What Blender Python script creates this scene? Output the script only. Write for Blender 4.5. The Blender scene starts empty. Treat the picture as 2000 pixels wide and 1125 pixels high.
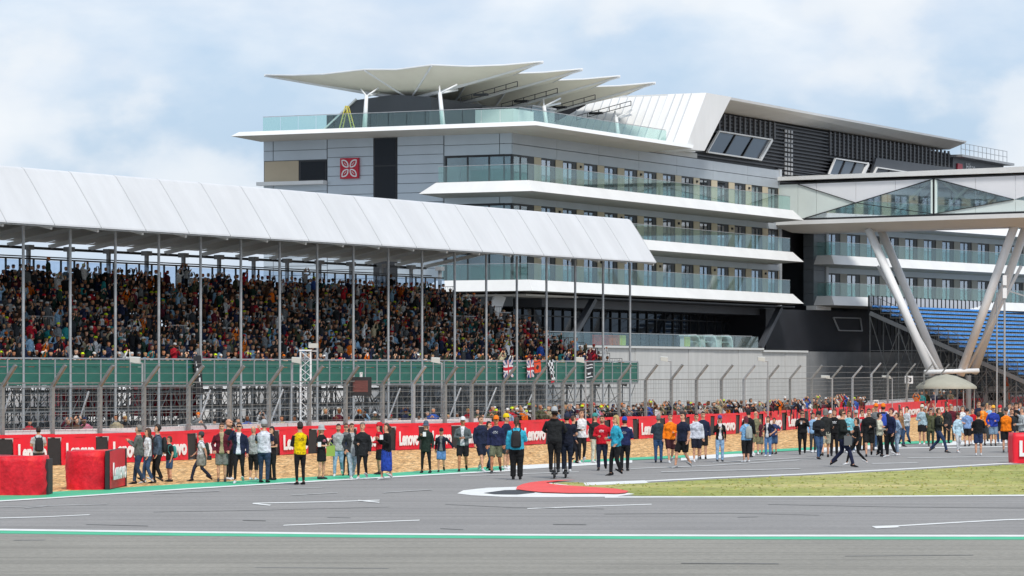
import bpy, bmesh, math, random
from mathutils import Vector, Matrix
from mathutils.bvhtree import BVHTree

# ------------------------------------------------------------------ camera, sky, sun, exposure
SC = bpy.context.scene
COL = SC.collection
EYE = 3.2            # eye height in metres
FOC = 6600.0         # focal length in pixels of the 2000 px wide photograph
HORI = 725.0         # horizon row
cam_d = bpy.data.cameras.new('camera')
cam = bpy.data.objects.new('camera', cam_d)
COL.objects.link(cam)
cam.location = (0, 0, EYE)
cam.rotation_euler = (math.radians(90), 0, 0)
cam_d.sensor_width = 36.0
cam_d.lens = 36.0 * FOC / 2000.0
cam_d.shift_y = (HORI - 562.5) / 2000.0
cam_d.clip_start = 1.0
cam_d.clip_end = 9000.0
SC.camera = cam

SUN_EL, SUN_AZ = math.radians(50), math.radians(160)    # azimuth clockwise from +Y: behind the camera, to its left
world = bpy.data.worlds.new('World')
SC.world = world
world.use_nodes = True
nt = world.node_tree
nt.nodes.clear()
def N(tree, kind, **kw):
    n = tree.nodes.new(kind)
    for k, v in kw.items():
        setattr(n, k, v)
    return n
CUMULUS = (2.37, 0.2, 0.23)
wo = N(nt, 'ShaderNodeOutputWorld')
bg = N(nt, 'ShaderNodeBackground'); bg.inputs['Strength'].default_value = 0.105
sky = N(nt, 'ShaderNodeTexSky', sky_type='NISHITA')
sky.sun_disc = False
sky.sun_elevation = SUN_EL
sky.sun_rotation = SUN_AZ
sky.air_density = 1.0; sky.dust_density = 2.2; sky.ozone_density = 1.4
tc = N(nt, 'ShaderNodeTexCoord')
mp = N(nt, 'ShaderNodeMapping'); mp.inputs['Scale'].default_value = (1.0, 1.0, 2.1)
mp.inputs['Location'].default_value = (0.0, 0.0, 0.0)
mp2 = N(nt, 'ShaderNodeMapping'); mp2.inputs['Location'].default_value = (3.17, 1.2, 0.62)
n1 = N(nt, 'ShaderNodeTexNoise'); n1.inputs['Scale'].default_value = 11.0; n1.inputs['Detail'].default_value = 9.0
n1.inputs['Roughness'].default_value = 0.52; n1.inputs['Distortion'].default_value = 0.15
n2 = N(nt, 'ShaderNodeTexNoise'); n2.inputs['Scale'].default_value = 3.1; n2.inputs['Detail'].default_value = 3.0
ad = N(nt, 'ShaderNodeMath', operation='MULTIPLY_ADD'); ad.inputs[1].default_value = 0.5
cr = N(nt, 'ShaderNodeValToRGB')
cr.color_ramp.elements[0].position = 0.65; cr.color_ramp.elements[0].color = (0.20, 0.20, 0.20, 1)
cr.color_ramp.elements[1].position = 0.88; cr.color_ramp.elements[1].color = (1, 1, 1, 1)
# clouds: grey-blue undersides to bright tops
n3 = N(nt, 'ShaderNodeTexNoise'); n3.inputs['Scale'].default_value = 16.0; n3.inputs['Detail'].default_value = 7.0
ccol = N(nt, 'ShaderNodeValToRGB')
ccol.color_ramp.elements[0].position = 0.40; ccol.color_ramp.elements[0].color = (4.7, 5.4, 6.3, 1)
ccol.color_ramp.elements[1].position = 0.60; ccol.color_ramp.elements[1].color = (5.9, 6.3, 6.75, 1)
tint = N(nt, 'ShaderNodeMix', data_type='RGBA'); tint.inputs[0].default_value = 0.62
tint.inputs[7].default_value = (3.0, 4.35, 6.3, 1)
mx = N(nt, 'ShaderNodeMix', data_type='RGBA')
L = nt.links.new
L(tc.outputs['Generated'], mp.inputs['Vector']); L(mp.outputs['Vector'], mp2.inputs['Vector'])
L(mp2.outputs['Vector'], n1.inputs['Vector']); L(mp2.outputs['Vector'], n2.inputs['Vector']); L(mp2.outputs['Vector'], n3.inputs['Vector'])
L(n2.outputs['Fac'], ad.inputs[0]); L(n1.outputs['Fac'], ad.inputs[2])
L(ad.outputs[0], cr.inputs['Fac']); L(n3.outputs['Fac'], ccol.inputs['Fac'])
L(sky.outputs['Color'], tint.inputs[6])
L(tint.outputs[2], mx.inputs[6]); L(ccol.outputs['Color'], mx.inputs[7]); L(cr.outputs['Color'], mx.inputs[0])
# a second, puffier layer of cumulus
mp3 = N(nt, 'ShaderNodeMapping'); mp3.inputs['Location'].default_value = CUMULUS
mp3.inputs['Scale'].default_value = (1.0, 1.0, 1.5)
n4 = N(nt, 'ShaderNodeTexNoise'); n4.inputs['Scale'].default_value = 13.0; n4.inputs['Detail'].default_value = 10.0; n4.inputs['Roughness'].default_value = 0.50
r4 = N(nt, 'ShaderNodeMapRange', interpolation_type='SMOOTHSTEP'); r4.inputs[1].default_value = 0.50; r4.inputs[2].default_value = 0.60; r4.inputs[3].default_value = 0.0; r4.inputs[4].default_value = 0.72
r5 = N(nt, 'ShaderNodeValToRGB')
r5.color_ramp.elements[0].position = 0.50; r5.color_ramp.elements[0].color = (5.2, 5.7, 6.3, 1)
r5.color_ramp.elements[1].position = 0.66; r5.color_ramp.elements[1].color = (6.3, 6.5, 6.7, 1)
mx2 = N(nt, 'ShaderNodeMix', data_type='RGBA')
L(tc.outputs['Generated'], mp3.inputs['Vector']); L(mp3.outputs['Vector'], n4.inputs['Vector'])
L(n4.outputs['Fac'], r4.inputs[0]); L(n4.outputs['Fac'], r5.inputs['Fac'])
L(mx.outputs[2], mx2.inputs[6]); L(r5.outputs['Color'], mx2.inputs[7]); L(r4.outputs[0], mx2.inputs[0])
L(mx2.outputs[2], bg.inputs['Color']); L(bg.outputs[0], wo.inputs['Surface'])

sun_d = bpy.data.lights.new('sun', 'SUN')
sun_d.energy = 2.0; sun_d.angle = math.radians(10); sun_d.color = (1.0, 0.96, 0.90)
sun = bpy.data.objects.new('sun', sun_d); COL.objects.link(sun)
sd = Vector((math.sin(SUN_AZ) * math.cos(SUN_EL), math.cos(SUN_AZ) * math.cos(SUN_EL), math.sin(SUN_EL)))
sun.rotation_euler = sd.to_track_quat('Z', 'Y').to_euler()
SC.view_settings.view_transform = 'Standard'
SC.view_settings.look = 'None'
SC.view_settings.exposure = 0.5
SC.view_settings.gamma = 1.0
SC.view_settings.use_curve_mapping = False
SC.render.engine = 'CYCLES'
SC.cycles.transparent_max_bounces = 16

# ------------------------------------------------------------------ helpers
R = random.Random(7)
def hx(h, k=1.0):
    h = h.lstrip('#')
    out = []
    for i in (0, 2, 4):
        c = int(h[i:i + 2], 16) / 255.0
        c = c / 12.92 if c <= 0.04045 else ((c + 0.055) / 1.055) ** 2.4
        out.append(min(c * k, 0.9))
    return tuple(out)
def at(px, py, D):
    """world point seen at pixel (px, py) at distance D"""
    return Vector(((px - 1000.0) * D / FOC, D, EYE - (py - HORI) * D / FOC))
def G(px, py, z=0.0):
    D = EYE * FOC / (py - HORI)
    return Vector(((px - 1000.0) * D / FOC, D, z))

MATS = {}
def mat(name, col, rough=0.7, metal=0.0, var=0.0, vscale=1.0, bump=0.0, bscale=20.0, spec=0.5, col2=None, stretch=None, detail=4.0):
    if name in MATS:
        return MATS[name]
    if isinstance(col, str): col = hx(col)
    if isinstance(col2, str): col2 = hx(col2)
    m = bpy.data.materials.new(name); m.use_nodes = True
    t = m.node_tree; b = t.nodes['Principled BSDF']
    b.inputs['Base Color'].default_value = (*col, 1)
    b.inputs['Roughness'].default_value = rough
    b.inputs['Metallic'].default_value = metal
    b.inputs['Specular IOR Level'].default_value = spec
    if var or col2 or bump:
        g = N(t, 'ShaderNodeTexCoord'); mpn = N(t, 'ShaderNodeMapping')
        if stretch: mpn.inputs['Scale'].default_value = stretch
        t.links.new(g.outputs['Object'], mpn.inputs['Vector'])
    if var or col2:
        nz = N(t, 'ShaderNodeTexNoise'); nz.inputs['Scale'].default_value = vscale; nz.inputs['Detail'].default_value = detail
        nz.inputs['Roughness'].default_value = 0.65
        t.links.new(mpn.outputs['Vector'], nz.inputs['Vector'])
        rp = N(t, 'ShaderNodeValToRGB')
        rp.color_ramp.elements[0].position = 0.32; rp.color_ramp.elements[1].position = 0.68
        c2 = col2 if col2 else tuple(min(1, c * (1 + var)) for c in col)
        c1 = col if col2 else tuple(c * (1 - var) for c in col)
        rp.color_ramp.elements[0].color = (*c1, 1); rp.color_ramp.elements[1].color = (*c2, 1)
        t.links.new(nz.outputs['Fac'], rp.inputs['Fac']); t.links.new(rp.outputs['Color'], b.inputs['Base Color'])
    if bump:
        nb = N(t, 'ShaderNodeTexNoise'); nb.inputs['Scale'].default_value = bscale; nb.inputs['Detail'].default_value = 5
        t.links.new(mpn.outputs['Vector'], nb.inputs['Vector'])
        bp = N(t, 'ShaderNodeBump'); bp.inputs['Strength'].default_value = bump; bp.inputs['Distance'].default_value = 0.03
        t.links.new(nb.outputs['Fac'], bp.inputs['Height']); t.links.new(bp.outputs['Normal'], b.inputs['Normal'])
    MATS[name] = m
    return m
def glass(name, tint, refl=0.25, rough=0.03, density=0.35, gcol=(0.9, 0.95, 1.0)):
    """thin pane: tinted see-through + mirror share + a little body colour"""
    if name in MATS: return MATS[name]
    m = bpy.data.materials.new(name); m.use_nodes = True
    t = m.node_tree; t.nodes.clear()
    o = N(t, 'ShaderNodeOutputMaterial')
    tr = N(t, 'ShaderNodeBsdfTransparent'); tr.inputs[0].default_value = (*tint, 1)
    gl = N(t, 'ShaderNodeBsdfGlossy'); gl.inputs['Roughness'].default_value = rough; gl.inputs[0].default_value = (*gcol, 1)
    df = N(t, 'ShaderNodeBsdfDiffuse'); df.inputs[0].default_value = (*[c * 0.6 for c in tint], 1)
    lw = N(t, 'ShaderNodeLayerWeight'); lw.inputs['Blend'].default_value = 0.5
    pw = N(t, 'ShaderNodeMath', operation='POWER'); pw.inputs[1].default_value = 4.0
    fr = N(t, 'ShaderNodeMath', operation='MULTIPLY'); fr.inputs[1].default_value = 0.6
    t.links.new(lw.outputs['Facing'], pw.inputs[0]); t.links.new(pw.outputs[0], fr.inputs[0])
    ma = N(t, 'ShaderNodeMath', operation='ADD'); ma.inputs[1].default_value = refl; ma.use_clamp = True
    m1 = N(t, 'ShaderNodeMixShader'); m1.inputs[0].default_value = density
    m2 = N(t, 'ShaderNodeMixShader')
    t.links.new(fr.outputs[0], ma.inputs[0]); t.links.new(ma.outputs[0], m2.inputs[0])
    t.links.new(tr.outputs[0], m1.inputs[1]); t.links.new(df.outputs[0], m1.inputs[2])
    t.links.new(m1.outputs[0], m2.inputs[1]); t.links.new(gl.outputs[0], m2.inputs[2])
    t.links.new(m2.outputs[0], o.inputs['Surface'])
    MATS[name] = m
    return m
def attr_mat(name, rough=0.85):
    if name in MATS: return MATS[name]
    m = bpy.data.materials.new(name); m.use_nodes = True
    t = m.node_tree; b = t.nodes['Principled BSDF']
    a = N(t, 'ShaderNodeAttribute', attribute_name='Col')
    nz = N(t, 'ShaderNodeTexNoise'); nz.inputs['Scale'].default_value = 11.0; nz.inputs['Detail'].default_value = 4
    g = N(t, 'ShaderNodeTexCoord'); t.links.new(g.outputs['Object'], nz.inputs['Vector'])
    mr = N(t, 'ShaderNodeMapRange'); mr.inputs[1].default_value = 0.3; mr.inputs[2].default_value = 0.7
    mr.inputs[3].default_value = 0.62; mr.inputs[4].default_value = 1.28
    ml = N(t, 'ShaderNodeVectorMath', operation='SCALE')
    t.links.new(nz.outputs['Fac'], mr.inputs[0]); t.links.new(a.outputs['Color'], ml.inputs[0]); t.links.new(mr.outputs[0], ml.inputs['Scale'])
    t.links.new(ml.outputs[0], b.inputs['Base Color'])
    b.inputs['Roughness'].default_value = rough
    b.inputs['Specular IOR Level'].default_value = 0.25
    bp = N(t, 'ShaderNodeBump'); bp.inputs['Strength'].default_value = 0.9; bp.inputs['Distance'].default_value = 0.05
    t.links.new(nz.outputs['Fac'], bp.inputs['Height']); t.links.new(bp.outputs['Normal'], b.inputs['Normal'])
    MATS[name] = m
    return m

class MB:
    """collects shapes and links them as ONE mesh object"""
    def __init__(s): s.v = []; s.f = []; s.m = []
    def add(s, verts, faces, mi=0):
        o = len(s.v); s.v += [tuple(p) for p in verts]
        for f in faces:
            s.f.append(tuple(i + o for i in f)); s.m.append(mi)
        return s
    def box(s, x0, x1, y0, y1, z0, z1, mi=0):
        v = [(x0, y0, z0), (x1, y0, z0), (x1, y1, z0), (x0, y1, z0), (x0, y0, z1), (x1, y0, z1), (x1, y1, z1), (x0, y1, z1)]
        return s.add(v, [(0, 3, 2, 1), (4, 5, 6, 7), (0, 1, 5, 4), (1, 2, 6, 5), (2, 3, 7, 6), (3, 0, 4, 7)], mi)
    def quad(s, a, b, c, d, mi=0): return s.add([a, b, c, d], [(0, 1, 2, 3)], mi)
    def prism(s, poly, dvec, mi=0):
        """polygon (3-D points) swept along dvec"""
        n = len(poly); dv = Vector(dvec)
        v = [Vector(p) for p in poly] + [Vector(p) + dv for p in poly]
        nrm = Vector((0, 0, 0))
        for i in range(n):
            nrm += Vector(poly[i]).cross(Vector(poly[(i + 1) % n]))
        if nrm.dot(dv) > 0:
            f = [tuple(range(n))[::-1], tuple(range(n, 2 * n))] + [(i, (i + 1) % n, (i + 1) % n + n, i + n) for i in range(n)]
        else:
            f = [tuple(range(n)), tuple(range(n, 2 * n))[::-1]] + [((i + 1) % n, i, i + n, (i + 1) % n + n) for i in range(n)]
        return s.add(v, f, mi)
    def tube(s, a, b, r, n=6, r2=None, mi=0, cap=True):
        a, b = Vector(a), Vector(b); r2 = r if r2 is None else r2
        d = (b - a)
        if d.length < 1e-6: return s
        d.normalize()
        u = d.cross(Vector((0, 0, 1)) if abs(d.z) < 0.95 else Vector((1, 0, 0))).normalized(); w = d.cross(u)
        v = []
        for p, rr in ((a, r), (b, r2)):
            for i in range(n):
                t = 2 * math.pi * (i + 0.5) / n
                v.append(p + (u * math.cos(t) + w * math.sin(t)) * rr)
        f = [(i, i + n, (i + 1) % n + n, (i + 1) % n) for i in range(n)]
        if cap: f += [tuple(range(n)), tuple(range(2 * n - 1, n - 1, -1))]
        return s.add(v, f, mi)
    def bar(s, a, b, w, h, mi=0):
        """rectangular bar from a to b"""
        a, b = Vector(a), Vector(b); d = (b - a).normalized()
        u = d.cross(Vector((0, 0, 1)) if abs(d.z) < 0.95 else Vector((1, 0, 0))).normalized(); q = u.cross(d)
        v = [p + u * sx * w / 2 + q * sy * h / 2 for p in (a, b) for sx, sy in ((-1, -1), (1, -1), (1, 1), (-1, 1))]
        return s.add(v, [(0, 1, 2, 3), (7, 6, 5, 4), (0, 4, 5, 1), (1, 5, 6, 2), (2, 6, 7, 3), (3, 7, 4, 0)], mi)
    def mesh(s, name, mats):
        me = bpy.data.meshes.new(name); me.from_pydata(s.v, [], s.f)
        for m in (mats if isinstance(mats, (list, tuple)) else [mats]): me.materials.append(m)
        if isinstance(mats, (list, tuple)) and len(mats) > 1: me.polygons.foreach_set('material_index', s.m)
        me.update(); return me
    def build(s, name, mats, parent=None, smooth=False, fix=False):
        me = s.mesh(name, mats)
        if fix:
            bm = bmesh.new(); bm.from_mesh(me); bmesh.ops.recalc_face_normals(bm, faces=bm.faces); bm.to_mesh(me); bm.free()
        if smooth: me.polygons.foreach_set('use_smooth', [True] * len(me.polygons))
        return link(name, me, parent)
def link(name, me, parent=None, loc=None, rz=None):
    o = bpy.data.objects.new(name, me); COL.objects.link(o)
    if parent: o.parent = parent
    if loc is not None: o.location = loc
    if rz is not None: o.rotation_euler = (0, 0, rz)
    return o
def tag(o, label=None, cat=None, group=None, kind=None):
    if label: o['label'] = label
    if cat: o['category'] = cat
    if group: o['group'] = group
    if kind: o['kind'] = kind
    return o
def empty(name, loc=(0, 0, 0), rz=0.0, label=None, cat=None, group=None):
    o = bpy.data.objects.new(name, None); COL.objects.link(o)
    o.location = loc; o.rotation_euler = (0, 0, rz); o.empty_display_size = 0.3
    return tag(o, label, cat, group)
def interp(x, xs, ys):
    if x <= xs[0]: i = 0
    elif x >= xs[-1]: i = len(xs) - 2
    else:
        i = max(k for k in range(len(xs) - 1) if xs[k] <= x)
    t = (x - xs[i]) / (xs[i + 1] - xs[i])
    return ys[i] + t * (ys[i + 1] - ys[i])
FONT_CACHE = {}
def text_mesh(txt, size, mt, name='lettering', fat=0.0, xs=1.0, depth=0.01):
    """flat lettering: mesh in the XZ plane facing -Y, centred on x, baseline z=0"""
    key = (txt, size, fat, xs, mt.name)
    if key in FONT_CACHE: return FONT_CACHE[key]
    cu = bpy.data.curves.new(name, 'FONT'); cu.body = txt; cu.size = size; cu.offset = fat
    cu.align_x = 'CENTER'; cu.extrude = depth; cu.resolution_u = 3
    o = bpy.data.objects.new(name, cu); COL.objects.link(o)
    dg = bpy.context.evaluated_depsgraph_get()
    me = bpy.data.meshes.new_from_object(o.evaluated_get(dg))
    bpy.data.objects.remove(o)
    me.transform(Matrix.Rotation(math.radians(90), 4, 'X') @ Matrix.Scale(xs, 4, Vector((1, 0, 0))))
    me.name = name; me.materials.clear(); me.materials.append(mt)
    FONT_CACHE[key] = me
    return me

# ------------------------------------------------------------------ materials
M_white = mat('white_cladding', (0.74, 0.74, 0.73), 0.45, var=0.05, vscale=0.5, stretch=(1, 1, 0.4))
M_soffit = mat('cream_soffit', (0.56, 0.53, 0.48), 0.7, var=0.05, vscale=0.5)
M_panel = mat('silver_panel', (0.49, 0.55, 0.60), 0.38, metal=0.15, var=0.05, vscale=0.35)
M_panel2 = mat('grey_panel', (0.40, 0.435, 0.47), 0.45, metal=0.1, var=0.05, vscale=0.4)
M_core = mat('joint_backing', (0.16, 0.175, 0.19), 0.8)
M_beige = mat('beige_panel', (0.50, 0.42, 0.30), 0.7, var=0.06, vscale=0.5)
M_dark = mat('dark_cladding', (0.020, 0.021, 0.026), 0.5, var=0.15, vscale=0.6)
M_dark2 = mat('charcoal_cladding', (0.055, 0.06, 0.07), 0.45, var=0.1, vscale=0.4)
M_slat = mat('louvre_slat', (0.045, 0.045, 0.05), 0.5, var=0.2, vscale=0.8)
M_frame = mat('dark_frame', (0.016, 0.017, 0.02), 0.45)
M_dglass = glass('dark_glazing', (0.035, 0.04, 0.05), refl=0.015, density=0.7)
M_wglass = glass('window_glazing', (0.75, 0.80, 0.86), refl=0.30, density=0.05)
M_cglass = glass('corner_glazing', (0.80, 0.92, 0.92), refl=0.14, density=0.04)
M_rail = glass('green_balustrade_glass', (0.80, 0.93, 0.90), refl=0.05, density=0.05)
M_bridge_glass = glass('bridge_clear_glass', (0.92, 0.98, 0.97), refl=0.42, density=0.02)
M_curtain = mat('white_curtain', (0.78, 0.80, 0.82), 0.9, var=0.25, vscale=3.0, stretch=(4, 4, 0.1))
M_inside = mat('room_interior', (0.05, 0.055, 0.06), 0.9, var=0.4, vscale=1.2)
M_concrete = mat('concrete', (0.46, 0.455, 0.435), 0.85, col2=(0.57, 0.56, 0.54), vscale=0.8, bump=0.15, bscale=8, stretch=(2.0, 2.0, 0.35), detail=7)
M_concrete2 = mat('dark_concrete', (0.17, 0.175, 0.18), 0.85, col2=(0.23, 0.235, 0.24), vscale=0.5)
M_steel = mat('galvanised_steel', (0.38, 0.39, 0.40), 0.45, metal=0.4, var=0.15, vscale=3)
M_steel_d = mat('weathered_steel', (0.24, 0.245, 0.24), 0.55, metal=0.3, var=0.2, vscale=4)
M_scaf = mat('scaffold_tube', (0.24, 0.245, 0.245), 0.5, metal=0.35, var=0.25, vscale=5)
M_pole = mat('grey_paint', (0.30, 0.31, 0.32), 0.5, var=0.1, vscale=2)
M_tube_w = mat('white_paint_steel', (0.74, 0.75, 0.76), 0.4, var=0.04, vscale=1)
M_fabric = mat('roof_fabric', (0.58, 0.59, 0.605), 0.8, var=0.06, vscale=0.45, bump=0.5, bscale=0.9, detail=7, stretch=(1.6, 0.5, 0.5))
M_under = mat('roof_underside', (0.62, 0.60, 0.55), 0.85, var=0.1, vscale=0.4)
M_membrane = mat('membrane_fabric', (0.76, 0.725, 0.62), 0.85, var=0.05, vscale=0.3)
M_green = mat('green_board', (0.018, 0.12, 0.085), 0.5, var=0.22, vscale=1.4, stretch=(0.6, 1, 2.5))
M_red = mat('red_banner', hx('e0122c'), 0.5, var=0.10, vscale=1.3, bump=0.35, bscale=2.5)
M_redworn = mat('worn_red_tarpaulin', hx('b8101f'), 0.5, col2=hx('d8401f'), vscale=1.1, bump=0.8, bscale=3.5, detail=8)
M_black = mat('black_rubber', (0.018, 0.018, 0.02), 0.6, var=0.2, vscale=4)
M_wtext = mat('white_lettering', (0.80, 0.80, 0.80), 0.5)
M_logored = mat('logo_red', hx('c00f2e'), 0.4)
M_blue = mat('blue_seat', hx('4a98dc', 0.95), 0.4, var=0.2, vscale=1.0)
M_yellow = mat('yellow_paint', (0.65, 0.55, 0.10), 0.5)
M_person = attr_mat('clothing')

# ------------------------------------------------------------------ ground
def sheet(name, pts, z, m, kind='structure', sub=None):
    """flat sheet from picture points laid on the ground"""
    vs = [tuple(G(px, py, z)) if py is not None else px for px, py in pts]
    me = bpy.data.meshes.new(name); me.from_pydata(vs, [], [tuple(range(len(vs)))])
    bm = bmesh.new(); bm.from_mesh(me)
    bmesh.ops.triangulate(bm, faces=bm.faces)
    for f in bm.faces:
        if f.normal.z < 0: f.normal_flip()
    bm.to_mesh(me); bm.free()
    me.materials.append(m)
    o = link(name, me); o['kind'] = kind
    return o
def strip(mb, top, z, w=None, ws=None):
    """painted line through picture points; w = width in metres measured toward the camera"""
    P = [G(px, py, z) for px, py in top]
    for i in range(len(P) - 1):
        a, b = P[i], P[i + 1]
        wa = ws[i] if ws else w; wb = ws[i + 1] if ws else w
        mb.quad(a, (a.x, a.y - wa, z), (b.x, b.y - wb, z), b)
def ground_mat(name, c1, c2, s1, c3=None, speck=0.0, sscale=40.0, bump=0.3, bs=30.0, stretch=(1, 1, 1), rough=0.9, streak=None, sstr=None):
    m = bpy.data.materials.new(name); m.use_nodes = True
    t = m.node_tree; b = t.nodes['Principled BSDF']; b.inputs['Roughness'].default_value = rough
    b.inputs['Specular IOR Level'].default_value = 0.3
    g = N(t, 'ShaderNodeTexCoord'); mpn = N(t, 'ShaderNodeMapping'); mpn.inputs['Scale'].default_value = stretch
    t.links.new(g.outputs['Object'], mpn.inputs['Vector'])
    nz = N(t, 'ShaderNodeTexNoise'); nz.inputs['Scale'].default_value = s1; nz.inputs['Detail'].default_value = 8; nz.inputs['Roughness'].default_value = 0.6
    t.links.new(mpn.outputs['Vector'], nz.inputs['Vector'])
    rp = N(t, 'ShaderNodeValToRGB'); rp.color_ramp.elements[0].position = 0.3; rp.color_ramp.elements[1].position = 0.7
    rp.color_ramp.elements[0].color = (*c1, 1); rp.color_ramp.elements[1].color = (*c2, 1)
    if c3: e = rp.color_ramp.elements.new(0.5); e.color = (*c3, 1)
    t.links.new(nz.outputs['Fac'], rp.inputs['Fac'])
    last = rp.outputs['Color']
    if speck:
        vz = N(t, 'ShaderNodeTexNoise'); vz.inputs['Scale'].default_value = sscale; vz.inputs['Detail'].default_value = 3; vz.inputs['Roughness'].default_value = 0.8
        ms_ = N(t, 'ShaderNodeMapping'); ms_.inputs['Scale'].default_value = sstr or (1, 1, 1)
        t.links.new(g.outputs['Object'], ms_.inputs['Vector']); t.links.new(ms_.outputs['Vector'], vz.inputs['Vector'])
        mr = N(t, 'ShaderNodeMapRange'); mr.inputs[1].default_value = 0.3; mr.inputs[2].default_value = 0.7
        mr.inputs[3].default_value = 1 - speck; mr.inputs[4].default_value = 1 + speck
        sc = N(t, 'ShaderNodeVectorMath', operation='SCALE')
        t.links.new(vz.outputs['Fac'], mr.inputs[0]); t.links.new(last, sc.inputs[0]); t.links.new(mr.outputs[0], sc.inputs['Scale'])
        last = sc.outputs[0]
    if streak:
        # tyre marks: long thin dark streaks along one direction
        m3 = N(t, 'ShaderNodeMapping'); m3.inputs['Rotation'].default_value = (0, 0, streak[0]); m3.inputs['Scale'].default_value = (streak[1], streak[2], 1)
        t.links.new(g.outputs['Object'], m3.inputs['Vector'])
        z3 = N(t, 'ShaderNodeTexNoise'); z3.inputs['Scale'].default_value = 1.0; z3.inputs['Detail'].default_value = 5; z3.inputs['Distortion'].default_value = 0.3
        t.links.new(m3.outputs['Vector'], z3.inputs['Vector'])
        r3 = N(t, 'ShaderNodeMapRange'); r3.inputs[1].default_value = 0.36; r3.inputs[2].default_value = 0.52; r3.inputs[3].default_value = streak[3]; r3.inputs[4].default_value = 1.0
        sc = N(t, 'ShaderNodeVectorMath', operation='SCALE')
        t.links.new(z3.outputs['Fac'], r3.inputs[0]); t.links.new(last, sc.inputs[0]); t.links.new(r3.outputs[0], sc.inputs['Scale'])
        last = sc.outputs[0]
    t.links.new(last, b.inputs['Base Color'])
    if bump:
        nb = N(t, 'ShaderNodeTexNoise'); nb.inputs['Scale'].default_value = bs; nb.inputs['Detail'].default_value = 4
        t.links.new(g.outputs['Object'], nb.inputs['Vector'])
        bp = N(t, 'ShaderNodeBump'); bp.inputs['Strength'].default_value = bump; bp.inputs['Distance'].default_value = 0.05
        t.links.new(nb.outputs['Fac'], bp.inputs['Height']); t.links.new(bp.outputs['Normal'], b.inputs['Normal'])
    return m
M_tarmac = ground_mat('track_tarmac', (0.245, 0.236, 0.228), (0.285, 0.274, 0.264), 0.25, speck=0.17, sscale=9, bump=0.25, bs=25, streak=(0.15, 0.05, 2.2, 0.78))
M_runoff = ground_mat('runoff_tarmac', (0.240, 0.228, 0.200), (0.285, 0.270, 0.236), 0.22, speck=0.20, sscale=8, bump=0.3, bs=25, streak=(0.1, 0.06, 1.6, 0.82))
M_hard = ground_mat('hardstanding', (0.20, 0.20, 0.19), (0.26, 0.26, 0.25), 0.2, speck=0.1)
M_gravel = ground_mat('gravel', hx('ad8352'), hx('d8b483'), 2.2, c3=hx('c69c68'), speck=0.85, sscale=6.5, bump=1.0, bs=7, stretch=(1, 0.15, 1), sstr=(1, 0.14, 1))
M_grass = ground_mat('mown_grass', hx('7d8540'), hx('b8ab74'), 0.30, c3=hx('959854'), speck=0.30, sscale=3.5, bump=0.6, bs=9, stretch=(0.14, 0.55, 1), sstr=(0.45, 0.25, 1))
M_line = mat('white_line_paint', (0.70, 0.70, 0.68), 0.6, var=0.12, vscale=2.0, detail=8)
M_linew = mat('worn_line_paint', (0.50, 0.495, 0.48), 0.7, col2=(0.32, 0.315, 0.305), vscale=2.5, detail=8)
M_gpaint = mat('green_paint', (0.04, 0.42, 0.22), 0.6, var=0.12, vscale=1.2, detail=8)
M_kred = mat('red_kerb_paint', hx('e0443c'), 0.6, var=0.15, vscale=1.5, detail=8)

MB().quad((-2500, -400, -0.012), (2500, -400, -0.012), (2500, 6000, -0.012), (-2500, 6000, -0.012)).build('ground', M_hard)['kind'] = 'structure'
# asphalt of the circuit (wide sheet) and the run-off nearest the camera
sheet('race_track', [(Vector((-120, 20, 0)), None), (Vector((160, 20, 0)), None), (Vector((160, 330, 0)), None), (Vector((46, 330, 0)), None),
                     (2000, 802), (1846, 812), (1530, 842), (1240, 862), (950, 878), (600, 890), (260, 908), (0, 918), (Vector((-60, 109, 0)), None), (Vector((-120, 109, 0)), None)], -0.004, M_tarmac)
run = [(-400, 1031), (0, 1037), (300, 1041), (700, 1045), (1000, 1047), (1400, 1048.5), (2000, 1049), (2600, 1048)]
rp = [G(x, y, 0.0) for x, y in run]
mb = MB()
for a, b in zip(rp[:-1], rp[1:]):
    mb.quad(a, (a.x, 8, 0), (b.x, 8, 0), b)
mb.build('run_off', M_runoff)['kind'] = 'structure'
mb = MB(); strip(mb, [(x, y - 3.6) for x, y in run], 0.008, ws=[0.72] * 8); mb.build('white_edge_line', M_line)['kind'] = 'structure'
mb = MB(); strip(mb, [(x, y - 0.5) for x, y in run], 0.004, ws=[1.15] * 8); mb.build('green_edge_line', M_gpaint)['kind'] = 'structure'
# gravel trap
edge = [(-300, 990), (0, 970), (100, 964), (250, 954), (400, 945), (600, 934), (760, 925), (900, 916), (1000, 911), (1100, 906), (1250, 897), (1400, 889), (1550, 879), (1700, 870), (1850, 863), (2000, 857), (2200, 850)]
wallb = [(2200, 792), (2000, 797), (1846, 808), (1530, 841), (1240, 858), (950, 874), (650, 884), (260, 903), (0, 912), (-300, 925)]
sheet('gravel_trap', edge + wallb, 0.0, M_gravel)
# edge white line and the green paint behind it
line_pts = [(-300, 1000), (0, 978), (100, 972), (250, 962), (400, 952), (600, 940), (760, 931), (900, 923), (1000, 918)]
mb = MB(); strip(mb, line_pts, 0.010, ws=[0.95, 0.95, 1.0, 1.05, 1.1, 1.2, 1.3, 1.4, 1.5]); mb.build('white_edge_line', M_line)['kind'] = 'structure'
gtop = [(-300, 985), (0, 967), (100, 961), (250, 952), (400, 943), (600, 932), (760, 924), (900, 915), (1000, 909)]
sheet('green_kerb', gtop + [(x, y - 0.3) for x, y in line_pts[::-1]], 0.005, M_gpaint)
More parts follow.
